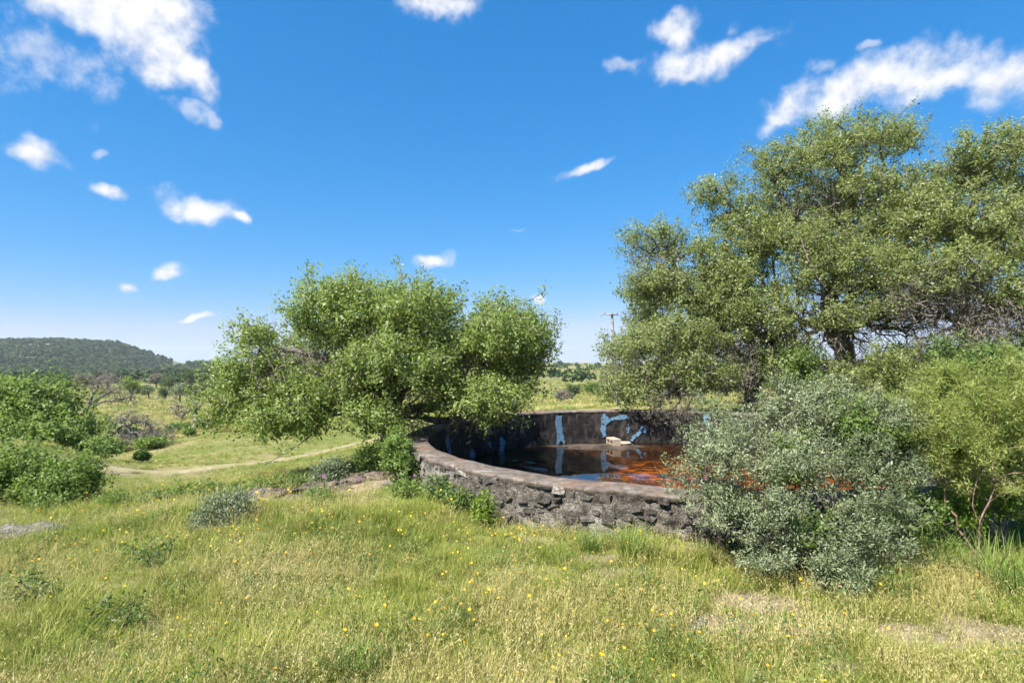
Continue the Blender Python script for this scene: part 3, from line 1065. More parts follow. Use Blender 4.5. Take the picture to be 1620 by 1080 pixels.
    while zrow > -.06 and count < 300:
        h = r.uniform(.06, .095)
        a = R(165)
        while a < R(284) and count < 300:
            w = r.uniform(.08, .20) * (1 if r.random() < .8 else 1.6)
            mid = a + w / 2 / RO
            hz = h * r.uniform(.75, 1.15)
            if r.random() > .24:
                o = bpy.data.objects.new('stone', variants[int(r.integers(10))] if r.random() > .07 else pale[int(r.integers(4))])
                COL.objects.link(o); o.parent = outer
                proud = r.uniform(-.074, -.042)
                rad = RO + proud + .04 * max(0, .1 - zrow)
                o.location = (rad * math.cos(mid), rad * math.sin(mid), zrow + r.uniform(-.015, .015))
                o.rotation_euler = (r.uniform(-.25, .25), r.uniform(-.2, .2), mid + r.uniform(-.1, .1))
                o.scale = (.13, w * 1.0, hz * 1.1)
                count += 1
            a += (w + r.uniform(.005, .035)) / RO
        zrow -= h * .98
    # pale stones let into the rim's outer edge
    for k in range(9):
        a = R(r.uniform(180, 285))
        o = bpy.data.objects.new('capstone', pale[k % 4]); COL.objects.link(o); o.parent = rim
        o.location = ((RO - .03) * math.cos(a), (RO - .03) * math.sin(a), RIMZ - .045)
        o.rotation_euler = (0, r.uniform(-.1, .1), a + r.uniform(-.1, .1)); o.scale = (.12, r.uniform(.14, .3), .105)


build_tank()


def build_block():
    m, t, b = new_mat('concrete_block')
    g = nd(t, 'ShaderNodeNewGeometry'); n1 = noise(t, g.outputs['Position'], 30, 5, .7)
    t.links.new(mixc(t, n1, (.24, .17, .11), (.44, .36, .28)), b.inputs['Base Color']); b.inputs['Roughness'].default_value = .95
    # hollow block standing with its core end to the viewer: outer shell, one cross web, two open cells
    bm = bmesh.new()
    def bx(x0, x1, y0, y1, z0, z1):
        v = [bm.verts.new(p) for p in ((x0, y0, z0), (x1, y0, z0), (x1, y1, z0), (x0, y1, z0), (x0, y0, z1), (x1, y0, z1), (x1, y1, z1), (x0, y1, z1))]
        for f in ((0, 3, 2, 1), (4, 5, 6, 7), (0, 1, 5, 4), (1, 2, 6, 5), (2, 3, 7, 6), (3, 0, 4, 7)):
            bm.faces.new([v[i] for i in f])
    w, l, h, s = .19, .39, .19, .034
    bx(-w / 2, w / 2, 0, l, 0, s); bx(-w / 2, w / 2, 0, l, h - s, h)
    for y in (0.0, (l - s) / 2, l - s):
        bx(-w / 2 + .003, w / 2 - .003, y + .002, y + s - .002, s, h - s)
    me = bpy.data.meshes.new('concrete_block'); bm.to_mesh(me); bm.free(); me.materials.append(m)
    p = W(976, 706, 12.6)
    o = link('concrete_block', me, None, (p[0], p[1], WATZ + .0), label='hollow concrete block standing in the shallow water of the tank', cat='block')
    o.rotation_euler = (0, 0, R(13))
    bm = bmesh.new()
    r = np.random.default_rng(3)
    for k in range(18):
        v = unit(r.normal(size=3)[None])[0]; v = np.sign(v) * np.abs(v) ** .4 * .5
        bm.verts.new(v * np.array([.3, .2, .1]))
    bmesh.ops.convex_hull(bm, input=bm.verts)
    for v in [v for v in bm.verts if not v.link_faces]: bm.verts.remove(v)
    me = bpy.data.meshes.new('stone_slab'); bm.to_mesh(me); bm.free(); me.materials.append(m)
    o = link('stone_slab', me, None, (p[0] + .22, p[1] + .3, WATZ + .05), label='flat brown stone slab just behind the concrete block in the tank', cat='stone')


build_block()


# ================================================================== oaks
def build_oaks():
    # the spreading oak left of the tank
    b = np.array([-2.12, 9.85, 0.0]); b[2] = Tz(b[0], b[1]) - .08
    s = 1
    limbs = [[b, b + (.02, -.05, .35), W(622, 672, 9.8)],
             [W(622, 672, 9.8), W(628, 630, 9.7), W(612, 575, 9.6), W(640, 520, 9.6), W(650, 465, 9.6)],
             [W(620, 600, 9.65), W(570, 580, 9.5), W(525, 570, 9.3), W(470, 555, 9.2), W(410, 560, 9.2)],
             [W(622, 665, 9.8), W(665, 645, 9.7), W(700, 638, 9.6), W(750, 600, 9.5), W(800, 560, 9.5)],
             [W(640, 655, 9.7), W(690, 665, 9.3), W(740, 650, 9.0), W(790, 640, 8.9)],
             [W(612, 640, 9.75), W(570, 650, 9.3), W(510, 650, 8.8), W(440, 650, 8.6)],
             [W(620, 640, 9.75), W(600, 620, 9.0), W(610, 600, 8.5)],
             [W(622, 640, 9.75), W(640, 600, 10.6), W(700, 560, 11.2)],
             [W(620, 610, 9.75), W(560, 590, 10.6), W(520, 560, 11.1)],
             [W(510, 650, 8.8), W(490, 690, 8.6), W(455, 716, 8.5), W(415, 737, 8.45)], [W(490, 690, 8.6), W(470, 705, 8.45), W(440, 722, 8.4)]]
    lob = px_lobes([(400, 594, 60, 66, 9.3, .85), (402, 530, 28, 24, 9.3, .4), (540, 505, 85, 70, 9.6, 1.2), (560, 470, 40, 42, 9.6, .6), (650, 488, 92, 60, 9.6, 1.3),
                    (790, 540, 82, 78, 9.5, 1.2), (835, 560, 45, 70, 9.5, .8), (520, 625, 110, 62, 8.7, .8), (455, 650, 80, 55, 8.7, .7),
                    (770, 628, 88, 52, 8.9, .8), (640, 575, 120, 55, 8.7, .7), (600, 560, 150, 80, 11.0, 1.1), (740, 580, 110, 70, 10.9, 1.0),
                    (366, 645, 30, 42, 9.2, .45), (430, 668, 74, 40, 8.8, .5), (590, 660, 60, 35, 8.6, .5)])
    bl = px_lobes([(620, 580, 150, 70, 9.5, 1.2), (760, 650, 90, 30, 9.2, .7), (450, 600, 80, 60, 9.2, .7), (640, 670, 60, 30, 9.5, .6)])
    make_tree('oak_tree', b, limbs, lob, 'spreading green live oak left of the stone tank, its boughs hanging over the rim', 'tree', ncl=4600, per=44, L=.045, Wd=.028, twig=True, clumps=290, cr=.46,
              sig=.085, leaf='oak', seed=11, bare=.2, barelobes=bl, moss=800, maxr=.17, tint=.56, group='oaks round the tank', step=.22)
    # the left-hand of the three big oaks behind the tank
    b = G(1192, 15.0); b[2] -= .1
    limbs = [[b, W(1188, 610, 15), W(1165, 560, 15)],
             [W(1165, 560, 15), W(1130, 545, 14.8), W(1080, 560, 14.4), W(1010, 590, 14), W(960, 600, 13.8)],
             [W(1165, 560, 15), W(1120, 500, 15), W(1070, 440, 15), W(1040, 390, 15)],
             [W(1188, 610, 15), W(1200, 560, 15.2), W(1180, 500, 15.4), W(1150, 470, 15.4)],
             [W(1180, 585, 15), W(1120, 600, 13.8), W(1060, 620, 13.2), W(1040, 650, 13.0)],
             [W(1195, 640, 15), W(1215, 580, 14.7), W(1230, 540, 14.6)],
             [W(1190, 600, 15), W(1130, 560, 16.3), W(1080, 520, 16.8)]]
    lob = px_lobes([(1042, 385, 52, 54, 15, .9), (1022, 455, 40, 40, 14.6, .9), (992, 562, 46, 42, 14.2, 1.0), (1075, 460, 70, 50, 14.8, 1.3), (1070, 545, 90, 50, 13.9, 1.2),
                    (1150, 510, 70, 55, 14.6, 1.3), (1040, 605, 80, 28, 13.6, .9), (1100, 590, 80, 24, 13.4, .8), (960, 590, 30, 40, 14, .7), (1080, 500, 100, 80, 16.2, 1.2), (1215, 560, 55, 60, 14.6, .9), (1000, 620, 50, 22, 13.7, .6), (1150, 430, 60, 50, 15.2, 1.0), (1105, 395, 46, 36, 15.2, .9)])
    bl = px_lobes([(1090, 590, 110, 45, 13.9, 1.2), (1150, 560, 90, 60, 14.6, 1.2), (1060, 640, 60, 34, 13.2, .5), (1190, 610, 60, 60, 14.6, .8), (1000, 600, 60, 40, 13.8, .7), (1040, 430, 50, 60, 14.8, .8)])
    make_tree('oak_tree', b, limbs, lob, 'dull green live oak with grey mossy twigs drooping over the far tank wall', 'tree', ncl=2600, per=44, L=.058, Wd=.035, twig=True, clumps=210, cr=.62,
              sig=.11, leaf='oak2', seed=12, bare=.9, barelobes=bl, moss=1300, maxr=.2, tip=.0085, tint=.5, group='oaks round the tank')
    # the tallest
    b = G(1345, 15.8); b[2] -= .1
    limbs = [[b, W(1340, 600, 15.8), W(1325, 540, 15.7), W(1318, 480, 15.6)],
             [W(1318, 480, 15.6), W(1290, 420, 15.5), W(1250, 360, 15.5), W(1225, 290, 15.5)],
             [W(1318, 480, 15.6), W(1335, 400, 15.6), W(1350, 320, 15.7), W(1370, 230, 15.8)],
             [W(1325, 540, 15.7), W(1270, 510, 15), W(1220, 470, 14.6), W(1180, 400, 14.6)],
             [W(1320, 500, 15.6), W(1380, 440, 15), W(1420, 380, 14.8)],
             [W(1325, 530, 15.7), W(1370, 510, 14.6), W(1420, 520, 14.2), W(1480, 500, 14)],
             [W(1325, 530, 15.7), W(1300, 500, 14.2), W(1300, 450, 13.6)],
             [W(1290, 420, 15.5), W(1220, 370, 15.6), W(1140, 320, 15.6)],
             [W(1318, 480, 15.6), W(1340, 420, 17), W(1330, 360, 17.6)]]
    lob = px_lobes([(1250, 272, 70, 62, 15.5, 1.2), (1345, 235, 92, 62, 15.7, 1.4), (1420, 215, 40, 34, 15.8, .7), (1180, 345, 66, 55, 15.4, 1.0), (1130, 310, 36, 36, 15.6, .7), (1262, 385, 115, 62, 14.6, 1.2),
                    (1395, 320, 100, 70, 15.2, 1.5), (1345, 430, 120, 50, 14.0, 1.0), (1220, 450, 90, 48, 14.4, 1.0), (1330, 350, 130, 90, 17.2, 1.4), (1420, 420, 70, 60, 14.4, .9), (1330, 500, 90, 28, 13.9, .8), (1230, 500, 60, 36, 14.0, .9), (1420, 480, 70, 40, 13.9, .9)])
    bl = px_lobes([(1330, 470, 130, 70, 14.8, 1.4), (1260, 520, 90, 50, 14.6, 1.0), (1410, 500, 90, 50, 14.2, 1.0), (1290, 350, 110, 80, 15.6, 1.2), (1300, 570, 90, 50, 14.2, .9), (1420, 560, 90, 50, 13.8, .9)])
    make_tree('oak_tree', b, limbs, lob, 'tallest live oak with dark trunk and airy crown behind the silver bush', 'tree', ncl=3700, per=43, L=.058, Wd=.035, twig=True, clumps=290, cr=.66,
              sig=.11, leaf='oak2', seed=13, bare=.8, barelobes=bl, moss=1300, maxr=.27, tip=.0085, tint=.52, group='oaks round the tank')
    # the right-hand one, cut by the picture's edge
    b = G(1560, 14.2); b[2] -= .1
    limbs = [[b, W(1550, 590, 14.2), W(1525, 520, 14.1), W(1508, 440, 14), W(1510, 400, 14)],
             [W(1510, 400, 14), W(1540, 330, 14), W(1570, 250, 14)],
             [W(1510, 440, 14), W(1470, 390, 13.8), W(1455, 340, 13.8)],
             [W(1525, 520, 14.1), W(1580, 480, 13.4), W(1640, 470, 13), W(1720, 450, 13)],
             [W(1515, 470, 14), W(1580, 410, 13.9), W(1640, 350, 13.9), W(1700, 300, 13.9)],
             [W(1530, 530, 14.1), W(1570, 500, 12.9), W(1620, 490, 12.4)],
             [W(1525, 520, 14.1), W(1480, 500, 13.2), W(1430, 490, 12.8)],
             [W(1510, 420, 14), W(1540, 370, 15.6), W(1570, 320, 16.2)]]
    lob = px_lobes([(1570, 262, 90, 60, 14, 1.3), (1625, 225, 60, 40, 14, .9), (1480, 335, 80, 62, 13.8, 1.2), (1600, 360, 100, 70, 13.4, 1.2), (1540, 420, 110, 40, 12.8, .9), (1720, 320, 100, 100, 13.9, 1.4),
                    (1700, 450, 100, 60, 13.2, 1.1), (1560, 330, 120, 90, 15.6, 1.3), (1500, 450, 70, 36, 12.9, .7), (1610, 470, 70, 24, 12.6, .6), (1680, 520, 70, 50, 12.8, .7)])
    bl = px_lobes([(1560, 470, 130, 55, 13.2, 1.0), (1480, 470, 90, 60, 13.2, .9), (1600, 510, 90, 36, 12.6, .7), (1540, 540, 100, 30, 12.8, .6)])
    make_tree('oak_tree', b, limbs, lob, 'rightmost live oak with grey limbs, cut by the right edge', 'tree', ncl=2900, per=43, L=.056, Wd=.034, twig=True, clumps=230, cr=.62,
              sig=.105, leaf='oak2', seed=14, bare=.95, barelobes=bl, moss=1400, maxr=.24, tip=.0085, tint=.54, group='oaks round the tank')


build_oaks()


# ================================================================== bushes
def bush(name, base, lobes, label, leaf, n, L, Wd, seed, cat='bush', stems=9, bark='twig', per=30, sig=.06, tint=.5, inner=.35, up=.3, group=None, maxr=.02, zmin=None,
         step=.12, jit=.03, crown_name='foliage', along_up=None, clump_tint=.16, tip=.0025, clumps=0, cr=.1, spike=.2):
    base = np.asarray(base, float)
    r = np.random.default_rng(seed)
    limbs = [[base, base + np.array([0, 0, .05])]]
    cs = np.array([l[0] for l in lobes])
    for k in range(stems):
        c, a = lobes[k % len(lobes)]
        end = c + r.normal(size=3) * a * .35
        b0 = base + np.array([r.normal() * .08, r.normal() * .06, .0])
        mid = b0 + (end - b0) * .5 + np.array([0, 0, .12 * np.linalg.norm(end - b0)])
        limbs.append([b0, mid, end])
    return make_tree(name, base, limbs, lobes, label, cat, ncl=n, per=per, L=L, Wd=Wd, sig=sig, leaf=leaf, bark=bark, seed=seed, group=group, step=step, jit=jit,
                     tip=tip, maxr=maxr, tint=tint, inner=inner, up=up, crown_name=crown_name, trunk_name='stems', zmin=zmin, along_up=along_up, clump_tint=clump_tint, clumps=clumps, cr=cr, spike=spike)


def gz(p, dz=-.03):
    p = np.array(p, float); p[2] = Tz(p[0], p[1]) + dz
    return p


def build_bushes():
    lob = px_lobes([(1265, 800, 150, 95, 4.5, .42), (1150, 745, 70, 70, 4.65, .3), (1285, 690, 110, 70, 4.9, .36), (1345, 865, 85, 60, 4.25, .32), (1395, 770, 60, 80, 4.55, .3), (1180, 830, 80, 60, 4.5, .3),
                    (1150, 665, 40, 40, 4.9, .2), (1370, 660, 60, 50, 4.95, .25), (1270, 880, 100, 45, 4.2, .3), (1110, 760, 40, 60, 4.75, .2), (1330, 920, 60, 22, 4.0, .2), (1300, 640, 90, 42, 4.95, .25), (1380, 700, 70, 60, 4.9, .3), (1230, 660, 60, 45, 4.95, .25), (1290, 730, 90, 60, 4.7, .3)])
    bush('silver_bush', gz(W(1275, 905, 4.5)), lob, 'large silvery grey spiny bush in front of the tank wall', 'silver', 3300, .027, .009, 21, stems=36, per=28, sig=.038, clumps=230, cr=.125, spike=.42, inner=.3, up=.2, tint=.5,
         group='bushes by the tank', maxr=.03, tip=.0028, clump_tint=.22)
    lob = px_lobes([(1440, 800, 50, 62, 4.95, .25), (1405, 730, 60, 50, 5.1, .25), (1380, 830, 45, 45, 4.9, .2), (1235, 740, 45, 50, 4.62, .15), (1170, 790, 40, 40, 4.5, .12), (1360, 690, 50, 45, 4.75, .15), (1280, 840, 50, 34, 4.3, .12)])
    bush('green_bush', gz(W(1430, 860, 4.95)), lob, 'dark green small-leaved bush tucked behind the silver bush', 'green', 560, .026, .016, 22, stems=12, per=30, sig=.04, clumps=40, cr=.13, inner=.3, tint=.45,
         group='bushes by the tank', maxr=.02)
    # mesquite with feathery foliage at the right
    b = gz(W(1545, 852, 4.75))
    limbs = [[b, W(1548, 830, 4.75), W(1572, 775, 4.75)],
             [W(1572, 775, 4.75), W(1570, 730, 4.75), W(1562, 690, 4.75), W(1568, 620, 4.8)],
             [W(1572, 775, 4.75), W(1600, 748, 4.7), W(1640, 715, 4.65), W(1690, 640, 4.6)],
             [W(1548, 835, 4.75), W(1538, 800, 4.7), W(1545, 760, 4.7), W(1560, 735, 4.7)],
             [W(1566, 800, 4.75), W(1590, 775, 4.65), W(1620, 760, 4.6)],
             [b + (-.26, .05, 0), W(1495, 800, 4.85), W(1490, 745, 4.9), W(1475, 690, 4.95), W(1455, 630, 5.0)],
             [W(1490, 745, 4.9), W(1500, 700, 4.85), W(1510, 650, 4.85)]]
    lob = px_lobes([(1480, 665, 75, 55, 4.9, .34), (1560, 625, 75, 55, 4.8, .36), (1640, 640, 70, 75, 4.7, .36), (1420, 660, 55, 48, 5.0, .22), (1525, 720, 65, 48, 4.75, .28), (1610, 700, 60, 55, 4.7, .28), (1500, 595, 45, 26, 5.0, .2), (1590, 575, 50, 26, 4.8, .25), (1450, 720, 45, 40, 4.85, .2), (1590, 755, 60, 36, 4.85, .2), (1520, 765, 40, 30, 4.95, .16)])
    make_tree('mesquite_tree', b, limbs, lob, 'feathery yellow green mesquite with thin reddish trunks at the right edge', 'tree', ncl=900, per=50, L=.034, Wd=.0065, sig=.045, clumps=95, cr=.14, spike=.3, leaf='mesq',
              bark='redbark', seed=23, step=.12, jit=.03, tip=.0022, maxr=.017, tint=.55, inner=.3, up=.2, clump_tint=.22)
    lob = px_lobes([(1520, 775, 50, 50, 5.08, .18), (1590, 750, 55, 62, 5.15, .18), (1650, 735, 55, 80, 5.2, .2), (1560, 690, 60, 50, 5.15, .18), (1620, 650, 60, 60, 5.2, .2), (1480, 700, 50, 50, 5.08, .16), (1530, 815, 45, 36, 5.0, .14), (1600, 815, 50, 40, 5.0, .14)])
    bush('green_bush', gz(W(1590, 830, 5.15)), lob, 'bright green leafy bush behind the mesquite trunks', 'lime', 950, .030, .016, 24, stems=14, per=28, sig=.045, clumps=80, cr=.15, inner=.3, tint=.5, group='bushes by the tank')
    # understorey behind the tank, below the big oaks
    for k, (px, d, lo, lab, lf) in enumerate((
            (1250, 14.0, [(1250, 590, 40, 45, 14, .7), (1275, 620, 40, 30, 13.9, .6)], 'green shrub growing under the oaks behind the tank wall', 'green'),
            (1420, 13.2, [(1420, 590, 70, 40, 13, .8), (1370, 610, 50, 36, 13.2, .6), (1470, 600, 50, 44, 13, .6)], 'wide tangled shrub below the tallest oak', 'oak2'),
            (1560, 12.5, [(1530, 570, 60, 36, 12.3, .7), (1600, 580, 60, 36, 12.2, .7)], 'pale green shrub below the rightmost oak', 'weed'))):
        bush('green_bush', gz(W(px, 650, d)), px_lobes(lo), lab, lf, 380, .07, .038, 30 + k, stems=10, per=28, sig=.1, clumps=26, cr=.35, inner=.3, group='shrubs under the oaks', maxr=.04, step=.25)
    # weeds and vines at the left end of the wall
    lob = px_lobes([(640, 735, 26, 42, 7.55, .22), (628, 700, 18, 26, 7.7, .2), (652, 765, 16, 18, 7.4, .15)])
    bush('leafy_shrub', gz(W(640, 775, 7.6)), lob, 'upright bright green shrub at the left end of the tank wall', 'green', 380, .034, .022, 41, stems=10, per=24, sig=.045, clumps=40, cr=.11, inner=.2, tint=.55)
    lob = px_lobes([(528, 745, 18, 20, 7.9, .16), (505, 752, 12, 14, 7.9, .14)])
    bush('grey_shrub', gz(W(525, 765, 7.9)), lob, 'small grey green shrub on the rocky ledge below the oak', 'sage', 150, .035, .015, 42, stems=8, per=24, sig=.05, inner=.2)
    lob = px_lobes([(588, 722, 28, 14, 8.4, .2), (610, 712, 18, 16, 8.5, .2)])
    bush('leafy_shrub', gz(W(600, 745, 8.4)), lob, 'low dark green shrub at the foot of the spreading oak', 'green', 150, .04, .022, 43, stems=8, per=24, sig=.06, inner=.2, tint=.4)
    # silver bush in the meadow
    lob = px_lobes([(345, 815, 34, 32, 5.9, .2), (372, 808, 26, 30, 5.9, .2), (325, 830, 22, 20, 5.8, .16)])
    bush('silver_bush', gz(W(352, 850, 5.85)), lob, 'small upright silvery bush alone in the meadow', 'sage', 430, .032, .009, 44, stems=26, per=26, sig=.045, inner=.1, up=.0, along_up=1.2, tint=.6)
    # left: round bush and tree
    lob = px_lobes([(40, 765, 70, 40, 8.8, .55), (110, 770, 52, 40, 8.7, .5), (-50, 770, 80, 45, 8.8, .6), (20, 735, 50, 25, 9.0, .4), (90, 790, 60, 22, 8.5, .4)])
    bush('green_bush', gz(W(60, 815, 8.7)), lob, 'broad rounded green bush at the left edge of the meadow', 'green', 1150, .05, .028, 45, stems=16, per=32, sig=.075, clumps=80, cr=.28, inner=.3, tint=.55, maxr=.03, step=.2)
    b = gz(W(30, 745, 17))
    limbs = [[b, W(28, 715, 17), W(22, 690, 17)], [W(22, 690, 17), W(60, 660, 17), W(100, 630, 17)], [W(22, 690, 17), W(0, 650, 17), W(10, 610, 17)],
             [W(28, 715, 17), W(60, 690, 16.6), W(120, 680, 16.4)], [W(22, 690, 17), W(-50, 650, 17), W(-100, 630, 17)]]
    lob = px_lobes([(30, 635, 80, 46, 17, 1.4), (90, 640, 48, 50, 16.8, 1.2), (120, 690, 42, 46, 16.4, 1.0), (30, 690, 70, 42, 16, .9), (-60, 650, 90, 65, 17, 1.5), (-40, 710, 90, 30, 16.2, .9), (150, 715, 22, 24, 16.2, .6)])
    make_tree('broad_tree', b, limbs, lob, 'full bright green tree at the left edge behind the round bush', 'tree', ncl=1150, per=36, L=.10, Wd=.055, sig=.16, clumps=95, cr=.6, leaf='green', seed=46, tint=.66, maxr=.16, step=.35)


build_bushes()


# ================================================================== dead trees
def dead_tree(name, base, limbs, lobes, label, n, seed, maxr, tip=.012, jit=.09, step=.25):
    base = np.asarray(base, float)
    root = empty(name, base, label=label, cat='tree', group='dead trees in the valley')
    Tg, _ = lobe_points(lobes, n, seed, .2, 2)
    P, par, rad = skeleton(limbs, Tg, step, .25, jit, seed, 0, tip, maxr=maxr)
    r = np.random.default_rng(seed)
    # short side twigs, kept as their own part
    k = n * 3
    pick = r.choice(len(P), k)
    TP = np.concatenate([P[pick], P[pick] + r.normal(size=(k, 3)) * .22 + (0, 0, -.05)])
    link('trunk', tubes(P - base, par, rad, 'trunk', M['deadwood'], split=.02), root)
    par2 = np.concatenate([np.full(k, -1), np.arange(k)])
    # build thin twigs as little triangular spikes
    A, B = TP[:k] - base, TP[k:] - base
    d = unit(B - A); u = unit(np.cross(d, r.normal(size=(k, 3)))); v = np.cross(d, u)
    w = tip * .9
    V = np.stack([A + u * w, A - u * w * .5 + v * w * .87, A - u * w * .5 - v * w * .87, B], 1).reshape(-1, 3)
    o = (np.arange(k) * 4)[:, None]
    f = np.concatenate([o + [[0, 1, 3]], o + [[1, 2, 3]], o + [[2, 0, 3]]])
    link('twigs', mesh_np('twigs', V, [f], M['deadwood']), root, kind='stuff')


def build_dead():
    d = 25
    b = gz(W(165, 705, d), -.1)
    limbs = [[b, W(172, 690, d), W(188, 678, d)],
             [W(188, 678, d), W(205, 672, d), W(230, 668, d), W(255, 690, d)],
             [W(188, 678, d), W(205, 655, d), W(212, 650, d)],
             [W(188, 678, d), W(172, 660, d + .4), W(180, 650, d + .5)],
             [W(205, 672, d), W(225, 655, d), W(245, 670, d)]]
    lob = px_lobes([(230, 690, 42, 20, d, .9), (185, 665, 22, 14, d, .6), (250, 685, 28, 20, d, .7), (215, 660, 30, 12, d, .6), (200, 700, 30, 15, d - .3, .5)])
    dead_tree('dead_tree', b, limbs, lob, 'low sprawling dead grey tree with tangled drooping branches', 420, 51, .10, tip=.009)
    d = 30
    b = gz(W(132, 700, d), -.1)
    limbs = [[b, W(132, 655, d), W(140, 640, d)],
             [W(140, 640, d), W(148, 622, d), W(155, 605, d), W(185, 596, d)],
             [W(140, 640, d), W(175, 635, d), W(200, 630, d), W(218, 628, d)],
             [W(148, 622, d), W(165, 615, d), W(178, 605, d)],
             [W(140, 640, d), W(170, 622, d), W(190, 612, d)]]
    lob = px_lobes([(165, 605, 36, 14, d, .8), (190, 622, 32, 14, d, .8), (205, 635, 20, 8, d, .5)])
    dead_tree('dead_tree', b, limbs, lob, 'taller dead grey tree rising behind the bright green tree', 240, 52, .11, tip=.009)
    d = 30
    b = gz(W(309, 688, d), -.1)
    limbs = [[b, W(310, 660, d), W(307, 638, d), W(303, 628, d)],
             [W(304, 632, d), W(290, 625, d), W(272, 626, d), W(262, 632, d)],
             [W(307, 645, d), W(295, 650, d), W(285, 664, d)],
             [W(304, 632, d), W(288, 636, d), W(278, 652, d), W(275, 662, d)],
             [W(304, 628, d), W(312, 626, d), W(322, 632, d)]]
    lob = px_lobes([(287, 648, 14, 16, d, .5), (275, 645, 8, 16, d, .4), (315, 640, 10, 12, d, .4)])
    dead_tree('dead_tree', b, limbs, lob, 'dead grey tree with stout upright trunk and branches hanging left', 100, 53, .15, tip=.009)


build_dead()


# ================================================================== middle distance and far woods
def simple_tree(px, d, w, top, bot, leaf, label, seed, n=60, per=30, name='valley_tree', group='trees in the valley', bark='bark', cat='tree', tint=.5):
    b = W(px, bot, d); b[2] = Tz(b[0], b[1]) - .05
    zt = CAMZ - (top - HY) / F * d
    h = max(zt - b[2], .5); wr = w * d / F / 2
    r = np.random.default_rng(seed)
    lobes = []
    for k in range(6):
        a = r.uniform(0, 6.28)
        lobes.append((b + np.array([math.cos(a) * wr * r.uniform(.2, .55), math.sin(a) * wr * r.uniform(.2, .5), h * r.uniform(.45, .74)]),
                      np.array([wr * r.uniform(.4, .62), wr * r.uniform(.4, .6), h * r.uniform(.2, .27)])))
    limbs = [[b, b + (0, 0, h * .25)]] + [[b + (0, 0, h * .25), l[0]] for l in lobes]
    s = max(h, wr * 1.6)
    return make_tree(name, b, limbs, lobes, label, cat, ncl=n, per=per, L=.05 * s + .03, Wd=.03 * s + .02, sig=.07 * s, leaf=leaf, bark=bark, seed=seed, step=s * .12, jit=s * .02,
                     tip=.006 * s, maxr=.04 * s, tint=tint, group=group, inner=.3)


def build_mid():
    L = [(208, 88, 34, 594, 632, 'lime', 'round bright green tree in front of the wooded hill'),
         (135, 110, 40, 588, 618, 'moss', 'bare greyish tree left of the round bright tree'),
         (170, 130, 40, 585, 612, 'moss', 'pale leafless tree under the foot of the hill'),
         (247, 150, 22, 588, 610, 'moss', 'lone small grey tree in the straw coloured field'),
         (268, 120, 34, 588, 622, 'far', 'dark rounded tree right of the bright green one'),
         (300, 140, 40, 580, 618, 'far', 'large dull green tree at the hill foot beside the oak crown'),
         (325, 160, 40, 578, 612, 'far', 'green tree half hidden by the oak crown on the left'),
         (235, 95, 26, 606, 634, 'sage', 'greyish low tree right below the bright round one'),
         (262, 92, 26, 610, 632, 'far', 'small green tree in the valley hedgerow'),
         (285, 88, 34, 602, 632, 'sage', 'grey green tree behind the stout dead trunk'),
         (315, 84, 40, 600, 634, 'far', 'broad dull tree behind the stout dead trunk'),
         (340, 90, 40, 596, 630, 'far', 'dark tree behind the left oak boughs'),
         (100, 140, 40, 590, 612, 'juniper', 'dark evergreen clump left of the bare trees'),
         (60, 150, 60, 588, 612, 'juniper', 'wide dark evergreen clump above the left tree')]
    for k, (px, d, w, t, bt, lf, lab) in enumerate(L):
        simple_tree(px, d, w, t, bt, lf, lab, 400 + k, n=70, per=26, tint=.6 if lf == 'lime' else .5)
    C = [(240, 24, 60, 692, 722, 'green', 'low green bush in front of the tangled dead tree'),
         (298, 27, 22, 684, 712, 'green', 'upright green bush below the stout dead trunk'),
         (282, 31, 50, 672, 700, 'weed', 'dense green thicket at the foot of the dead trunk'),
         (340, 31, 60, 668, 698, 'green', 'green thicket under the left oak boughs'),
         (170, 24, 60, 690, 728, 'green', 'leafy thicket beside the tangled dead tree'),
         (205, 30, 40, 672, 704, 'juniper', 'dark thicket behind the tangled dead tree'),
         (225, 18, 30, 712, 730, 'weed', 'small bush at the edge of the mown strip')]
    for k, (px, d, w, t, bt, lf, lab) in enumerate(C):
        simple_tree(px, d, w, t, bt, lf, lab, 430 + k, n=110, per=30, name='thicket_bush', group='bushes along the creek', cat='bush', tint=.55)
    Rr = [(905, 60, 34, 606, 640, 'far', 'small green tree beyond the tank, left of the utility pole'),
          (888, 55, 34, 614, 640, 'moss', 'leafless grey bush beyond the tank left of the pole'),
          (940, 70, 44, 604, 632, 'green', 'green bush beyond the tank beside the pole'),
          (1110, 34, 60, 578, 632, 'green', 'bright green tree seen between the oak boughs behind the tank'),
          (1150, 38, 60, 584, 632, 'green', 'second bright green tree seen beside the leaning oak trunk'),
          (1075, 40, 60, 600, 634, 'moss', 'grey brush pile seen below the oak boughs'),
          (1235, 36, 70, 570, 632, 'green', 'rounded green tree between the two dark oak trunks'),
          (1010, 60, 60, 596, 632, 'far', 'dull green tree right of the utility pole'),
          (1300, 50, 90, 560, 622, 'far', 'broad green tree behind the tallest oak'),
          (1450, 45, 120, 540, 625, 'far', 'wide green tree behind the right oaks'),
          (880, 210, 20, 584, 598, 'juniper', 'small dark tree on the far pasture')]
    for k, (px, d, w, t, bt, lf, lab) in enumerate(Rr):
        simple_tree(px, d, w, t, bt, lf, lab, 460 + k, n=110, per=30, name='field_tree', group='trees beyond the tank', tint=.55)


build_mid()


def blob_tree(name, seed, leaf, squat=1.0, n=90):
    r = np.random.default_rng(seed)
    d = unit(r.normal(size=(n, 3))); d[:, 2] = np.abs(d[:, 2]) * .95 - .05
    C = d * np.array([.5, .5, .62 * squat]) * r.uniform(.6, 1.05, (n, 1)) + (0, 0, .25 * squat)
    return leaves(C, .34, .24, seed + 1, .5, d, 1.0, .5 + .2 * r.normal(size=n), .12, .1, name, M[leaf])


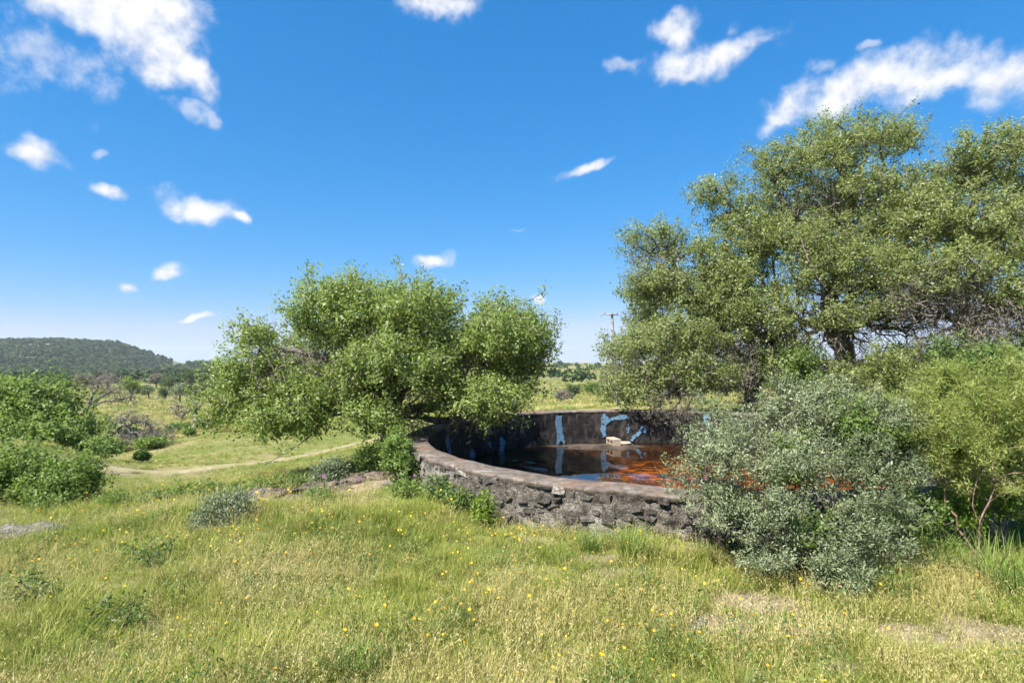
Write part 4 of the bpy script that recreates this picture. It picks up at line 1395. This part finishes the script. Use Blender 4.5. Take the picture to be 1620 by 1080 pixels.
def build_hills():
    V1 = make_hill('hill', [(-500, 590), (-350, 560), (-150, 545), (0, 537), (100, 534), (180, 539), (230, 553), (270, 568), (295, 577), (330, 590)], 620, 330, 740,
                   'wooded hill on the left skyline', 90, 3.0, base=-10)
    V2 = make_hill('hill', [(255, 592), (290, 580), (305, 573), (325, 571), (360, 575), (420, 582), (520, 588)], 560, 380, 700, 'lower ridge to the right of the wooded hill', 50, 2.6, base=-13)
    V3 = make_hill('hill', [(780, 586), (860, 578), (890, 578), (930, 580), (1000, 580), (1150, 578), (1400, 576), (1700, 574), (2000, 580)], 460, 300, 700,
                   'low grassy rise on the right skyline', 80, .2, base=-8)
    protos = [blob_tree('hill_tree', 600 + k, lf, sq, nn) for k, (lf, sq, nn) in enumerate((('juniper', 1, 90), ('juniper', 1.2, 90), ('juniper', .8, 90), ('far', .9, 90), ('far', 1.1, 90)))]
    r = np.random.default_rng(8)
    A = hill_points(V1, 11000, 1, 23); B = hill_points(V2, 2600, 2, 23)
    pts = np.concatenate([A, B])
    nn = vnoise(pts[:, :2], 77, 3, .006)
    keep = r.uniform(size=len(pts)) < np.clip(.95 + .5 * nn, .25, 1)
    # a bare strip on the saddle between the two hills
    u = CX + F * pts[:, 0] / pts[:, 1]; vv = HY - F * (pts[:, 2] - CAMZ) / pts[:, 1]
    keep &= ~((u > 272) & (u < 296) & (vv < 584) & (pts[:, 1] > 500))
    pts = pts[keep]
    n = len(pts)
    scatter('hillside_woodland', pts, r.uniform(0, 6.28, n), r.uniform(2.4, 4.8, n) * (1 + .25 * vnoise(pts[:, :2], 78, 3, .01)),
            r.choice(5, n, p=[.22, .2, .2, .2, .18]), protos, 'dense evergreen woodland covering the far hills')
    C = hill_points(V3, 300, 3, 24)
    U = r.uniform(-150, 420, 2600); Yf = r.uniform(150, 380, 2600); Xf = (U - CX) / F * Yf
    kf = r.uniform(size=2600) < np.clip(.35 + .8 * vnoise(np.stack([Xf, Yf], -1), 81, 3, .012) + (Yf - 230) * .004, 0, .9)
    foot = np.stack([Xf, Yf, T(Xf, Yf)], -1)[kf]
    # scattered brush over the far valley floor
    X = r.uniform(-330, 380, 5200); Y = r.uniform(110, 420, 5200)
    z = T(X, Y)
    dens = vnoise(np.stack([X, Y], -1), 79, 3, .006)
    u = CX + F * X / Y
    k = (np.abs(X / Y) < 1.25) & (r.uniform(size=len(X)) < np.clip(-.05 + .9 * dens + .0022 * (Y - 210), 0, .75))
    far = np.stack([X, Y, z], -1)[k]
    allp = np.concatenate([C, far, foot]); n = len(allp)
    scatter('valley_brush', allp, r.uniform(0, 6.28, n), r.uniform(1.6, 4.2, n), r.choice(5, n, p=[.2, .15, .2, .25, .2]), protos, 'scattered far off trees and brush across the valley')


build_hills()


def build_pole():
    m = bark_mat('pole_wood', (.17, .16, .15), (.36, .35, .34), 6)
    b = G(976, 45); b[2] -= .3
    top = W(968, 495, 45)
    root = empty('utility_pole', b, label='weathered grey utility pole with crossarm beyond the tank', cat='pole')
    n = 12; P = np.array([b + (top - b) * s for s in np.linspace(0, 1, n)]) - b
    link('post', tubes(P, np.arange(-1, n - 1), np.linspace(.15, .095, n), 'post', m), root)
    c = top - b + np.array([0, -.16, -.12])
    def bar(a, e, w, nm, par):
        a = np.asarray(a, float); e = np.asarray(e, float); d = unit((e - a)[None])[0]
        u = np.cross(d, (0, 1, 0)); u = u / np.linalg.norm(u) * w; v = np.array([0, 1, 0]) * w
        V = [p + s1 * u + s2 * v for p in (a, e) for s1, s2 in ((-1, -1), (1, -1), (1, 1), (-1, 1))]
        f = [[0, 1, 2, 3], [7, 6, 5, 4], [0, 4, 5, 1], [1, 5, 6, 2], [2, 6, 7, 3], [3, 7, 4, 0]]
        return link(nm, mesh_np(nm, np.array(V), [np.array(f)], m), par)
    arm = bar(c + (-.62, 0, .02), c + (.45, 0, -.02), .055, 'crossarm', root)
    bar(c + (-.95, 0, -.12), c + (-.6, 0, .04), .03, 'insulator_bracket', root)
    for x in (-.55, .38):
        P2 = np.array([c + (x, 0, .05), c + (x, 0, .12), c + (x, 0, .2)])
        link('insulator', tubes(P2, np.arange(-1, 2), np.array([.03, .06, .03]), 'insulator', m), arm)


build_pole()


# ================================================================== rocks on the ground
def build_rocks():
    def slab(nm, cx, cy, rx, ry, h, seed, label, mat, rot=0, n=64, rough=.9, step=.026, pieces=0):
        r = np.random.default_rng(seed)
        rows = []
        a = np.linspace(0, 2 * np.pi, n, endpoint=False)
        edge = 1 + .22 * vnoise(np.stack([np.cos(a), np.sin(a)], -1), seed, 4, .5)
        for s, zz in ((1.06, -.3), (1.0, .35), (.95, .8), (.86, 1), (.75, .9), (.63, 1.05), (.5, .95), (.38, 1.05), (.25, 1.0), (.12, .95), (.02, 1.0)):
            x = rx * s * edge * np.cos(a); y = ry * s * edge * np.sin(a)
            X = cx + x * math.cos(rot) - y * math.sin(rot); Y = cy + x * math.sin(rot) + y * math.cos(rot)
            q = np.stack([X, Y], -1)
            z = T(X, Y) + h * zz * (1 + rough * vnoise(q, seed + 2, 4, 1.6)) * (1 if zz > 0 else 1) + step * np.round(2.5 * vnoise(q, seed + 3, 3, 1.2)) * (zz > .5)
            rows.append(np.stack([X, Y, z], -1))
        V = np.concatenate(rows); k = len(rows)
        i, j = np.meshgrid(np.arange(k - 1), np.arange(n), indexing='ij'); i = i.ravel(); j = j.ravel()
        f = np.stack([i * n + j, i * n + (j + 1) % n, (i + 1) * n + (j + 1) % n, (i + 1) * n + j], -1)
        o = np.array([cx, cy, Tz(cx, cy)])
        ob = link(nm, mesh_np(nm, V - o, [f], mat), None, o, label=label, cat='rock')
        for k in range(pieces):
            a_, q_ = r.uniform(0, 6.283), math.sqrt(r.uniform(0, 1)) * .95
            x, y = rx * q_ * math.cos(a_), ry * q_ * math.sin(a_)
            X, Y = x * math.cos(rot) - y * math.sin(rot), x * math.sin(rot) + y * math.cos(rot)
            bm = bmesh.new(); w_, l_, t_ = r.uniform(.05, .2), r.uniform(.05, .13), r.uniform(.015, .04)
            for kk in range(16):
                v = unit(r.normal(size=3)[None])[0]; v = np.sign(v) * np.abs(v) ** .5
                bm.verts.new(v * np.array([w_, l_, t_]) * r.uniform(.8, 1.05))
            bmesh.ops.convex_hull(bm, input=bm.verts)
            for v in [v for v in bm.verts if not v.link_faces]: bm.verts.remove(v)
            me = bpy.data.meshes.new('stone'); bm.to_mesh(me); bm.free(); me.materials.append(mat)
            st = link('stone', me, ob, (X, Y, Tz(cx + X, cy + Y) - o[2] + h * .6 + r.uniform(-.01, .02)))
            st.rotation_euler = (r.normal() * .14, r.normal() * .14, rot + r.normal() * .5)
    slab('rock_slab', *W(20, 845, 6.1)[:2], .5, .22, .095, 91, 'pale limestone slab in the grass at the left edge', M['palestone'], .15, 64, .25, .008)
    slab('rock_ledge', *W(455, 785, 7.25)[:2], .75, .36, .025, 92, 'tan limestone ledge breaking the slope below the oak', M['ledge'], .35, 64, .5, .012, 26)
    slab('rock_ledge', *W(560, 755, 8.0)[:2], .62, .42, .03, 93, 'shaded limestone ledge between the oak and the tank', M['ledge'], .5, 64, .5, .014, 26)
    slab('rock_ledge', *W(408, 778, 7.1)[:2], .13, .12, .09, 94, 'grey boulder at the left tip of the limestone ledge', M['palestone'], 0, 18)
    slab('loose_stone', *W(1105, 995, 3.55)[:2], .06, .045, .05, 95, 'small pale stone lying in the grass near the viewer', M['palestone'], .3, 14)
    slab('loose_stone', *W(1303, 985, 3.6)[:2], .03, .03, .035, 96, 'tiny pale stone in the bare soil before the silver bush', M['palestone'], .3, 12)
    # fallen grey branch at the foot of the shrub
    a = G(608, 7.35) + (0, 0, .03); e = G(655, 6.75) + (0, 0, .04)
    P = np.array([a, a + (e - a) * .3 + (0, 0, .02), a + (e - a) * .6 + (.01, 0, .0), e]) - a
    link('fallen_branch', tubes(P, np.arange(-1, 3), np.array([.035, .03, .026, .012]), 'fallen_branch', M['deadwood'], split=.001), None, a,
         label='weathered grey branch lying at the left foot of the tank wall', cat='branch')


build_rocks()


# ================================================================== grass, weeds and flowers
def grass_mat(name, cols, trans=.35):
    m, t, b = new_mat(name)
    at = nd(t, 'ShaderNodeAttribute', attribute_name='tint')
    oi = nd(t, 'ShaderNodeObjectInfo')
    g = nd(t, 'ShaderNodeNewGeometry')
    n = noise(t, g.outputs['Position'], .9, 4, .6)
    v = mth(t, 'ADD', mth(t, 'MULTIPLY', at.outputs['Fac'], .5), mth(t, 'ADD', mth(t, 'MULTIPLY', oi.outputs['Random'], .25), mth(t, 'MULTIPLY', mth(t, 'SUBTRACT', n, .40), 1.6)))
    r = nd(t, 'ShaderNodeValToRGB')
    e = r.color_ramp.elements
    e[0].position = 0; e[0].color = (*cols[0], 1); e[1].position = 1; e[1].color = (*cols[-1], 1)
    for i, c in enumerate(cols[1:-1]):
        x = e.new((i + 1) / (len(cols) - 1)); x.color = (*c, 1)
    t.links.new(v, r.inputs[0])
    t.links.new(r.outputs[0], b.inputs['Base Color']); b.inputs['Roughness'].default_value = .6; b.inputs['Specular IOR Level'].default_value = .25
    tr = nd(t, 'ShaderNodeBsdfTranslucent'); t.links.new(r.outputs[0], tr.inputs[0])
    mx = nd(t, 'ShaderNodeMixShader'); mx.inputs[0].default_value = trans
    t.links.new(b.outputs[0], mx.inputs[1]); t.links.new(tr.outputs[0], mx.inputs[2])
    t.links.new(mx.outputs[0], t.nodes['Material Output'].inputs[0])
    return m


M['grass'] = grass_mat('meadow_grass', ((.08, .135, .016), (.175, .23, .032), (.29, .295, .06), (.38, .345, .115)))
M['straw'] = grass_mat('dry_grass', ((.20, .20, .048), (.33, .295, .09), (.44, .38, .15), (.52, .45, .22)), .3)
M['lush'] = grass_mat('lush_grass', ((.06, .12, .018), (.11, .19, .03), (.18, .25, .05), (.26, .30, .09)))


def tuft(name, n, h, spread, w, seed, mat, lean=.5, seedhead=0, tintm=.5):
    r = np.random.default_rng(seed)
    a = r.uniform(0, 6.283, n); q = spread * np.sqrt(r.uniform(size=n))
    B = np.stack([q * np.cos(a), q * np.sin(a), np.full(n, -.02)], -1)
    da = a + r.normal(size=n) * .9
    D = np.stack([np.cos(da), np.sin(da), np.zeros(n)], -1)
    S = np.stack([-np.sin(da), np.cos(da), np.zeros(n)], -1)
    H = h * r.uniform(.45, 1.15, n); ln = lean * r.uniform(.15, 1.2, n)
    ww = w * r.uniform(.7, 1.3, n)
    lev = []
    for s in (0, .4, .75):
        p = B + D * (H * ln * s ** 1.8)[:, None] + np.stack([np.zeros(n), np.zeros(n), H * (s - .25 * ln * s ** 2)], -1)
        k = (ww * (1 - .45 * s) * .5)[:, None]
        lev += [p - S * k, p + S * k]
    tip = B + D * (H * ln)[:, None] + np.stack([np.zeros(n), np.zeros(n), H * (1 - .25 * ln)], -1)
    V = np.stack(lev + [tip], 1).reshape(-1, 3)
    o = (np.arange(n) * 7)[:, None]
    f4 = np.concatenate([o + [[0, 1, 3, 2]], o + [[2, 3, 5, 4]]]); f3 = o + [[4, 5, 6]]
    tt = np.repeat(np.clip(tintm + r.normal(size=n) * .3, 0, 1), 7)
    if seedhead:
        k = seedhead
        pick = r.choice(n, k); base = tip[pick]
        m = 7
        c = np.repeat(base, m, 0) + D[np.repeat(pick, m)] * r.uniform(-.02, .02, (k * m, 1)) + np.stack([r.normal(size=k * m) * .004, r.normal(size=k * m) * .004, r.uniform(-.05, .03, k * m)], -1)
        d2 = unit(r.normal(size=(k * m, 3)) * .5 + (0, 0, 1)); s2 = unit(np.cross(d2, r.normal(size=(k * m, 3))))
        off = len(V)
        V2 = np.stack([c - d2 * .009, c + s2 * .0022, c + d2 * .009, c - s2 * .0022], 1).reshape(-1, 3)
        V = np.concatenate([V, V2]); tt = np.concatenate([tt, np.full(len(V2), .9)])
        f4 = np.concatenate([f4, off + np.arange(k * m * 4).reshape(-1, 4)])
    return mesh_np(name, V, [f4, f3], mat, {'tint': tt})


def scatter_area(n, seed, d0, d1, half=1.12, power=1.0):
    """points spread in front of the camera, density per square metre falling with distance"""
    r = np.random.default_rng(seed)
    d = np.exp(r.uniform(math.log(d0), math.log(d1), n)) if power == 1 else (d0 ** (1 - power) + r.uniform(size=n) * (d1 ** (1 - power) - d0 ** (1 - power))) ** (1 / (1 - power))
    x = r.uniform(-half, half, n) * d
    return x, d


def free(x, y, pad=.04):
    return np.hypot(x - TC[0], y - TC[1]) > RO + pad


def build_grass():
    r = np.random.default_rng(17)
    gp = [tuft('grass_tuft', 34, hh, .075, .0029, 700 + k, M['grass'], ln, 0, tm) for k, (hh, ln, tm) in enumerate(((.095, 1.0, .4), (.12, 1.2, .5), (.08, 1.3, .6), (.14, .9, .35)))]
    x, y = scatter_area(62000, 1, 1.6, 34)
    s = soil(x, y); q = np.stack([x, y], -1)
    n1 = vnoise(q, 301, 3, .45)
    k = free(x, y) & (r.uniform(size=len(x)) < np.clip(1.0 - 1.25 * s, 0.02, 1) * np.clip(.75 + .4 * n1, .25, 1))
    x, y, n1 = x[k], y[k], n1[k]; n = len(x)
    sc_ = r.uniform(.55, 1.15, n) * (1 + .45 * n1) * np.clip(1 + (y - 8) * .03, 1, 1.6) * np.where(y > 10.5, .58, 1)
    scatter('meadow_grass', np.stack([x, y, T(x, y)], -1), r.uniform(0, 6.28, n), sc_, r.integers(0, 4, n), gp, 'fine green meadow grass over the slope', r.normal(size=n) * .12)
    sp = [tuft('dry_tuft', 16, hh, .07, .0022, 720 + k, M['straw'], ln, sh) for k, (hh, ln, sh) in enumerate(((.19, 1.0, 7), (.24, 1.2, 8), (.16, 1.4, 5), (.13, 1.6, 4)))]
    x, y = scatter_area(30000, 2, 1.6, 24)
    s = soil(x, y); q = np.stack([x, y], -1)
    n2 = vnoise(q, 302, 3, .4)
    k = free(x, y) & (r.uniform(size=len(x)) < np.clip(.95 - .9 * s, 0, 1) * np.clip(.4 + .75 * n2, .06, 1))
    x, y = x[k], y[k]; n = len(x)
    scatter('dry_grass', np.stack([x, y, T(x, y)], -1), r.uniform(0, 6.28, n), r.uniform(.55, 1.15, n) * np.where(y > 10.5, .6, 1), r.integers(0, 4, n), sp, 'straw coloured dry grass stems with seed heads', r.normal(size=n) * .15)
    ft = [tuft('field_tuft', 60, .26, .22, .012, 730 + k, M[mm], 1.0, 0, .5) for k, mm in enumerate(('grass', 'straw', 'straw', 'lush'))]
    x, y = scatter_area(30000, 5, 14.5, 160, .98)
    n5 = vnoise(np.stack([x, y], -1), 305, 4, .06)
    k = free(x, y) & (r.uniform(size=len(x)) < np.clip(.45 + .5 * n5, .1, 1) * np.clip(1 - soil(x, y), .2, 1))
    x, y, n5 = x[k], y[k], n5[k]; n = len(x)
    pick = np.where(r.uniform(size=n) < np.clip(.5 + .6 * n5, .1, .9), r.integers(1, 3, n), np.where(r.uniform(size=n) < .6, 0, 3))
    scatter('field_grass', np.stack([x, y, T(x, y)], -1), r.uniform(0, 6.28, n), r.uniform(.6, 1.3, n) * np.where(y < 27, .32, np.clip(.8 + y * .012, 1, 2.2)), pick, ft, 'tussocky green and straw grass over the valley field')
    # leafy forbs mixed into the grass
    def forb(seed, mat, nn=60, h=.2):
        rr = np.random.default_rng(seed)
        C = rr.normal(size=(nn, 3)) * np.array([.06, .06, .05]) + (0, 0, h * .5); C[:, 2] = np.abs(C[:, 2])
        return leaves(C, .032, .0065, seed, .4, None, 0, np.full(nn, .5), .2, name='forb', mat=mat, along=np.tile([[0, 0, .6]], (nn, 1)))
    fp = [forb(740, M['weed']), forb(741, M['weed'], 40, .28), forb(742, M['green'], 50, .16), forb(743, M['lime'], 40, .2)]
    x, y = scatter_area(4200, 3, 2.2, 14)
    n3 = vnoise(np.stack([x, y], -1), 303, 3, .5)
    k = free(x, y) & (r.uniform(size=len(x)) < np.clip(.12 + .9 * n3, 0.03, 1) * np.clip(1 - soil(x, y), 0, 1))
    x, y = x[k], y[k]; n = len(x)
    scatter('meadow_weeds', np.stack([x, y, T(x, y)], -1), r.uniform(0, 6.28, n), r.uniform(.6, 1.3, n), r.integers(0, 4, n), fp, 'low leafy weeds mixed through the meadow grass')

    # clumps one can pick out
    cl = [tuft('grass_clump', 260, .34, .12, .0045, 760, M['lush'], .9, 0, .5), tuft('grass_clump', 220, .5, .16, .005, 761, M['lush'], .8, 0, .6)]
    for k, (px, d, i, s, lab) in enumerate(((1000, 4.75, 0, .85, 'arching green bunchgrass clump below the tank wall'),
                                            (935, 5.0, 0, .7, 'tall green bunchgrass right against the tank wall'),
                                            (1480, 4.5, 1, .8, 'tall lush grass clump before the dark green bush'),
                                            (1570, 4.3, 1, .9, 'tall lush grass at the foot of the mesquite trunks'),
                                            (1630, 3.9, 1, .95, 'tall dense grass at the right edge'),
                                            (1420, 4.0, 1, .6, 'drooping grass clump at the right foot of the silver bush'),
                                            (555, 2.95, 0, .7, 'lush low grass clump at the bottom of the picture'))):
        p = G(px, d); o = link('grass_clump', cl[i], None, p, label=lab, cat='grass clump', group='bunchgrass clumps'); o.rotation_euler = (0, 0, k * 1.3); o.scale = (s,) * 3
    # leafy weed plants standing out of the meadow
    W_ = [(235, 4.6, .22, .26, 'weed', 'dark leafy weed patch left of centre in the meadow'), (185, 3.6, .2, .2, 'green', 'low green weed patch in the lower left'),
          (30, 3.95, .22, .22, 'green', 'low dark green weeds at the lower left edge'), (300, 8.0, .32, .2, 'green', 'dark green weed clump at the brow of the slope'),
          (255, 8.2, .3, .14, 'weed', 'small weed clump on the brow beside the straw field'), (345, 7.8, .3, .18, 'green', 'weed clump on the brow above the silvery bush'),
          (180, 8.0, .2, .22, 'green', 'small bush just right of the broad rounded bush'), (410, 7.7, .3, .16, 'green', 'low weeds along the top of the limestone ledge'),
          (455, 7.8, .25, .18, 'weed', 'dark weeds on the ledge under the hanging branch'), (500, 6.8, .16, .13, 'green', 'round green weed on the bare ledge soil'),
          (690, 6.55, .16, .3, 'weed', 'leafy vine climbing the left curve of the tank wall'), (725, 6.1, .14, .32, 'weed', 'thin vine on the tank wall right of the shrub'),
          (765, 5.75, .09, .36, 'lime', 'yellow green sapling against the tank wall'), (640, 6.8, .2, .18, 'green', 'weeds at the foot of the upright shrub')]
    for k, (px, d, rr_, h, lf, lab) in enumerate(W_):
        p = G(px, d)
        rad = math.hypot(p[0] - TC[0], p[1] - TC[1])
        if rad < RO + rr_ * .55:
            q = TC + (p[:2] - TC) * (RO + rr_ * .55) / rad; p = np.array([q[0], q[1], Tz(*q)])
        lob = [(p + (0, 0, h * .55), np.array([rr_, rr_ * .7, h * .5])), (p + (rr_ * .4, 0, h * .35), np.array([rr_ * .7, rr_ * .6, h * .35]))]
        bush('leafy_weed', p + (0, 0, -.02), lob, lab, 'weed' if d < 5 else lf, (38 if d < 5 else 70) if h < .29 else 90, .026 + .002 * d, .008 + .001 * d, 800 + k, cat='weed', stems=7, per=14, sig=.035, inner=.2, tint=.68, group='weeds in the meadow', maxr=.006, step=.06, jit=.012, tip=.0016)


build_grass()


def build_flowers():
    r = np.random.default_rng(23)
    ym, t, b = new_mat('yellow_petal')
    oi = nd(t, 'ShaderNodeObjectInfo')
    t.links.new(mixc(t, oi.outputs['Random'], (.80, .42, .01), (.86, .55, .02)), b.inputs['Base Color']); b.inputs['Roughness'].default_value = .6
    tr = nd(t, 'ShaderNodeBsdfTranslucent'); tr.inputs[0].default_value = (.9, .5, .02, 1)
    mx = nd(t, 'ShaderNodeMixShader'); mx.inputs[0].default_value = .35
    t.links.new(b.outputs[0], mx.inputs[1]); t.links.new(tr.outputs[0], mx.inputs[2]); t.links.new(mx.outputs[0], t.nodes['Material Output'].inputs[0])
    pm, t, b = new_mat('purple_petal'); b.inputs['Base Color'].default_value = (.42, .10, .42, 1); b.inputs['Roughness'].default_value = .7
    sm, t, b = new_mat('flower_stem'); b.inputs['Base Color'].default_value = (.13, .18, .05, 1); b.inputs['Roughness'].default_value = .7

    def bloom(seed, tiltx, petals=8, rad=.0125):
        rr = np.random.default_rng(seed); V = []; f = []
        for k in range(petals):
            a = k / petals * 6.283 + rr.normal() * .08; L = rad * rr.uniform(.85, 1.1)
            c, s = math.cos(a), math.sin(a); w = rad * .34
            o = len(V)
            V += [(0, 0, 0), (c * L * .55 - s * w, s * L * .55 + c * w, .004), (c * L, s * L, .003 + rr.normal() * .002), (c * L * .55 + s * w, s * L * .55 - c * w, .004)]
            f.append([o, o + 3, o + 2, o + 1])
        o = len(V); V += [(.004 * math.cos(a), .004 * math.sin(a), .004) for a in np.linspace(0, 6.283, 6, endpoint=False)] + [(0, 0, .007)]
        tri = [[o + i, o + (i + 1) % 6, o + 6] for i in range(6)]
        V = np.array(V); cx, sx = math.cos(tiltx), math.sin(tiltx)
        V = np.stack([V[:, 0], V[:, 1] * cx - V[:, 2] * sx, V[:, 1] * sx + V[:, 2] * cx], -1)
        return mesh_np('bloom', V, [np.array(f), np.array(tri)], ym)

    def stem(h, seed):
        rr = np.random.default_rng(seed)
        P = np.array([(0, 0, -.02), (rr.normal() * .01, rr.normal() * .01, h * .5), (0, 0, h)])
        return tubes(P, np.arange(-1, 2), np.array([.0016, .0014, .001]), 'stem', sm)
    H = [.14, .19, .24]
    stems = [stem(h, 5 + i) for i, h in enumerate(H)]
    blooms = [bloom(40 + i, tx) for i, tx in enumerate((.15, .5, .75, .35, 1.0))]
    # where they stand: loose drifts (photo column, distance, spread, share)
    drifts = [(620, 5.2, 1.1, .55, 60), (780, 4.6, .6, .45, 38), (790, 3.6, .45, .35, 30), (500, 5.0, .9, .5, 34), (300, 5.6, 1.1, .6, 32), (200, 4.6, .9, .5, 22), (120, 5.8, .9, .5, 20),
              (590, 3.4, .6, .35, 14), (1000, 3.6, .9, .5, 26), (1150, 3.2, .6, .3, 20), (1240, 4.0, .6, .25, 10), (880, 5.0, .5, .25, 14), (430, 6.6, .8, .5, 20), (1050, 4.9, .6, .25, 8),
              (760, 3.0, .5, .15, 14), (250, 3.5, .6, .35, 10), (1480, 3.6, .8, .4, 6), (330, 7.6, 1.2, .4, 16)]
    pts = []
    for px, d, sx, sy, n in drifts:
        x = (px - CX) / F * d + r.normal(size=n) * sx; y = d + r.normal(size=n) * sy
        pts.append(np.stack([x, y], -1))
    pts = np.concatenate(pts)
    k = free(pts[:, 0], pts[:, 1], .06) & (pts[:, 1] > 2.75) & (soil(pts[:, 0], pts[:, 1]) < .75) & (np.abs(pts[:, 0] / pts[:, 1]) < .92)
    pts = pts[k]
    pts = pts[np.argsort(pts[:, 1])]
    z = T(pts[:, 0], pts[:, 1])
    main = min(300, len(pts))
    for i in range(main):
        si = int(r.integers(3)); s = r.uniform(.55, .92)
        o = link('wildflower', stems[si], None, (pts[i, 0], pts[i, 1], z[i]), label='small yellow wildflower on a thin stem among the meadow grass', cat='flower', group='yellow wildflowers in the meadow')
        o.rotation_euler = (r.normal() * .12, r.normal() * .12, r.uniform(-1.2, 1.2)); o.scale = (s, s, s)
        link('bloom', blooms[int(r.integers(5))], o, (0, 0, H[si]))
    rest = len(pts) - main
    if rest > 0:
        p = np.stack([pts[main:, 0], pts[main:, 1], z[main:] + .22], -1)
        scatter('distant_wildflowers', p, r.uniform(0, 6.28, rest), r.uniform(.9, 1.3, rest), r.integers(0, 5, rest), blooms, 'farther yellow wildflowers dotted over the brow of the slope')
    # three purple thistles
    for px, d, lab in ((512, 6.6, 'purple thistle bloom in front of the limestone ledge'), (656, 6.55, 'purple thistle bloom by the upright shrub'), (566, 6.25, 'small purple thistle bloom at the edge of the oak shade')):
        p = G(px, d); root = empty('thistle', p, label=lab, cat='flower', group='purple thistles')
        link('stem', stem(.3, 99), root)
        n = 40; dd = unit(r.normal(size=(n, 3)) * .5 + (0, 0, .8))
        link('bloom', leaves(dd * .016 + (0, 0, .3), .03, .006, 98, 0, None, 0, np.full(n, .5), .1, name='bloom', mat=pm, along=dd), root)


build_flowers()


def build_haze():
    """thin summer air over the valley: one closed box round the camera and everything inside the sky"""
    m = bpy.data.materials.new('haze_air'); m.use_nodes = True
    t = m.node_tree; t.nodes.clear()
    v = nd(t, 'ShaderNodeVolumePrincipled'); v.inputs['Color'].default_value = (.86, .92, 1.0, 1); v.inputs['Density'].default_value = HAZE
    v.inputs['Anisotropy'].default_value = .2
    o = nd(t, 'ShaderNodeOutputMaterial'); t.links.new(v.outputs[0], o.inputs['Volume'])
    x0, x1, y0, y1, z0, z1 = -3600, 3600, -3600, 3600, -80, 60
    V = np.array([(x, y, z) for z in (z0, z1) for x, y in ((x0, y0), (x1, y0), (x1, y1), (x0, y1))], float)
    f = np.array([[0, 3, 2, 1], [4, 5, 6, 7], [0, 1, 5, 4], [1, 2, 6, 5], [2, 3, 7, 6], [3, 0, 4, 7]])
    link('haze', mesh_np('haze', V, [f], m), label='thin bluish summer haze over the valley', kind='stuff')


HAZE = .0002
build_haze()
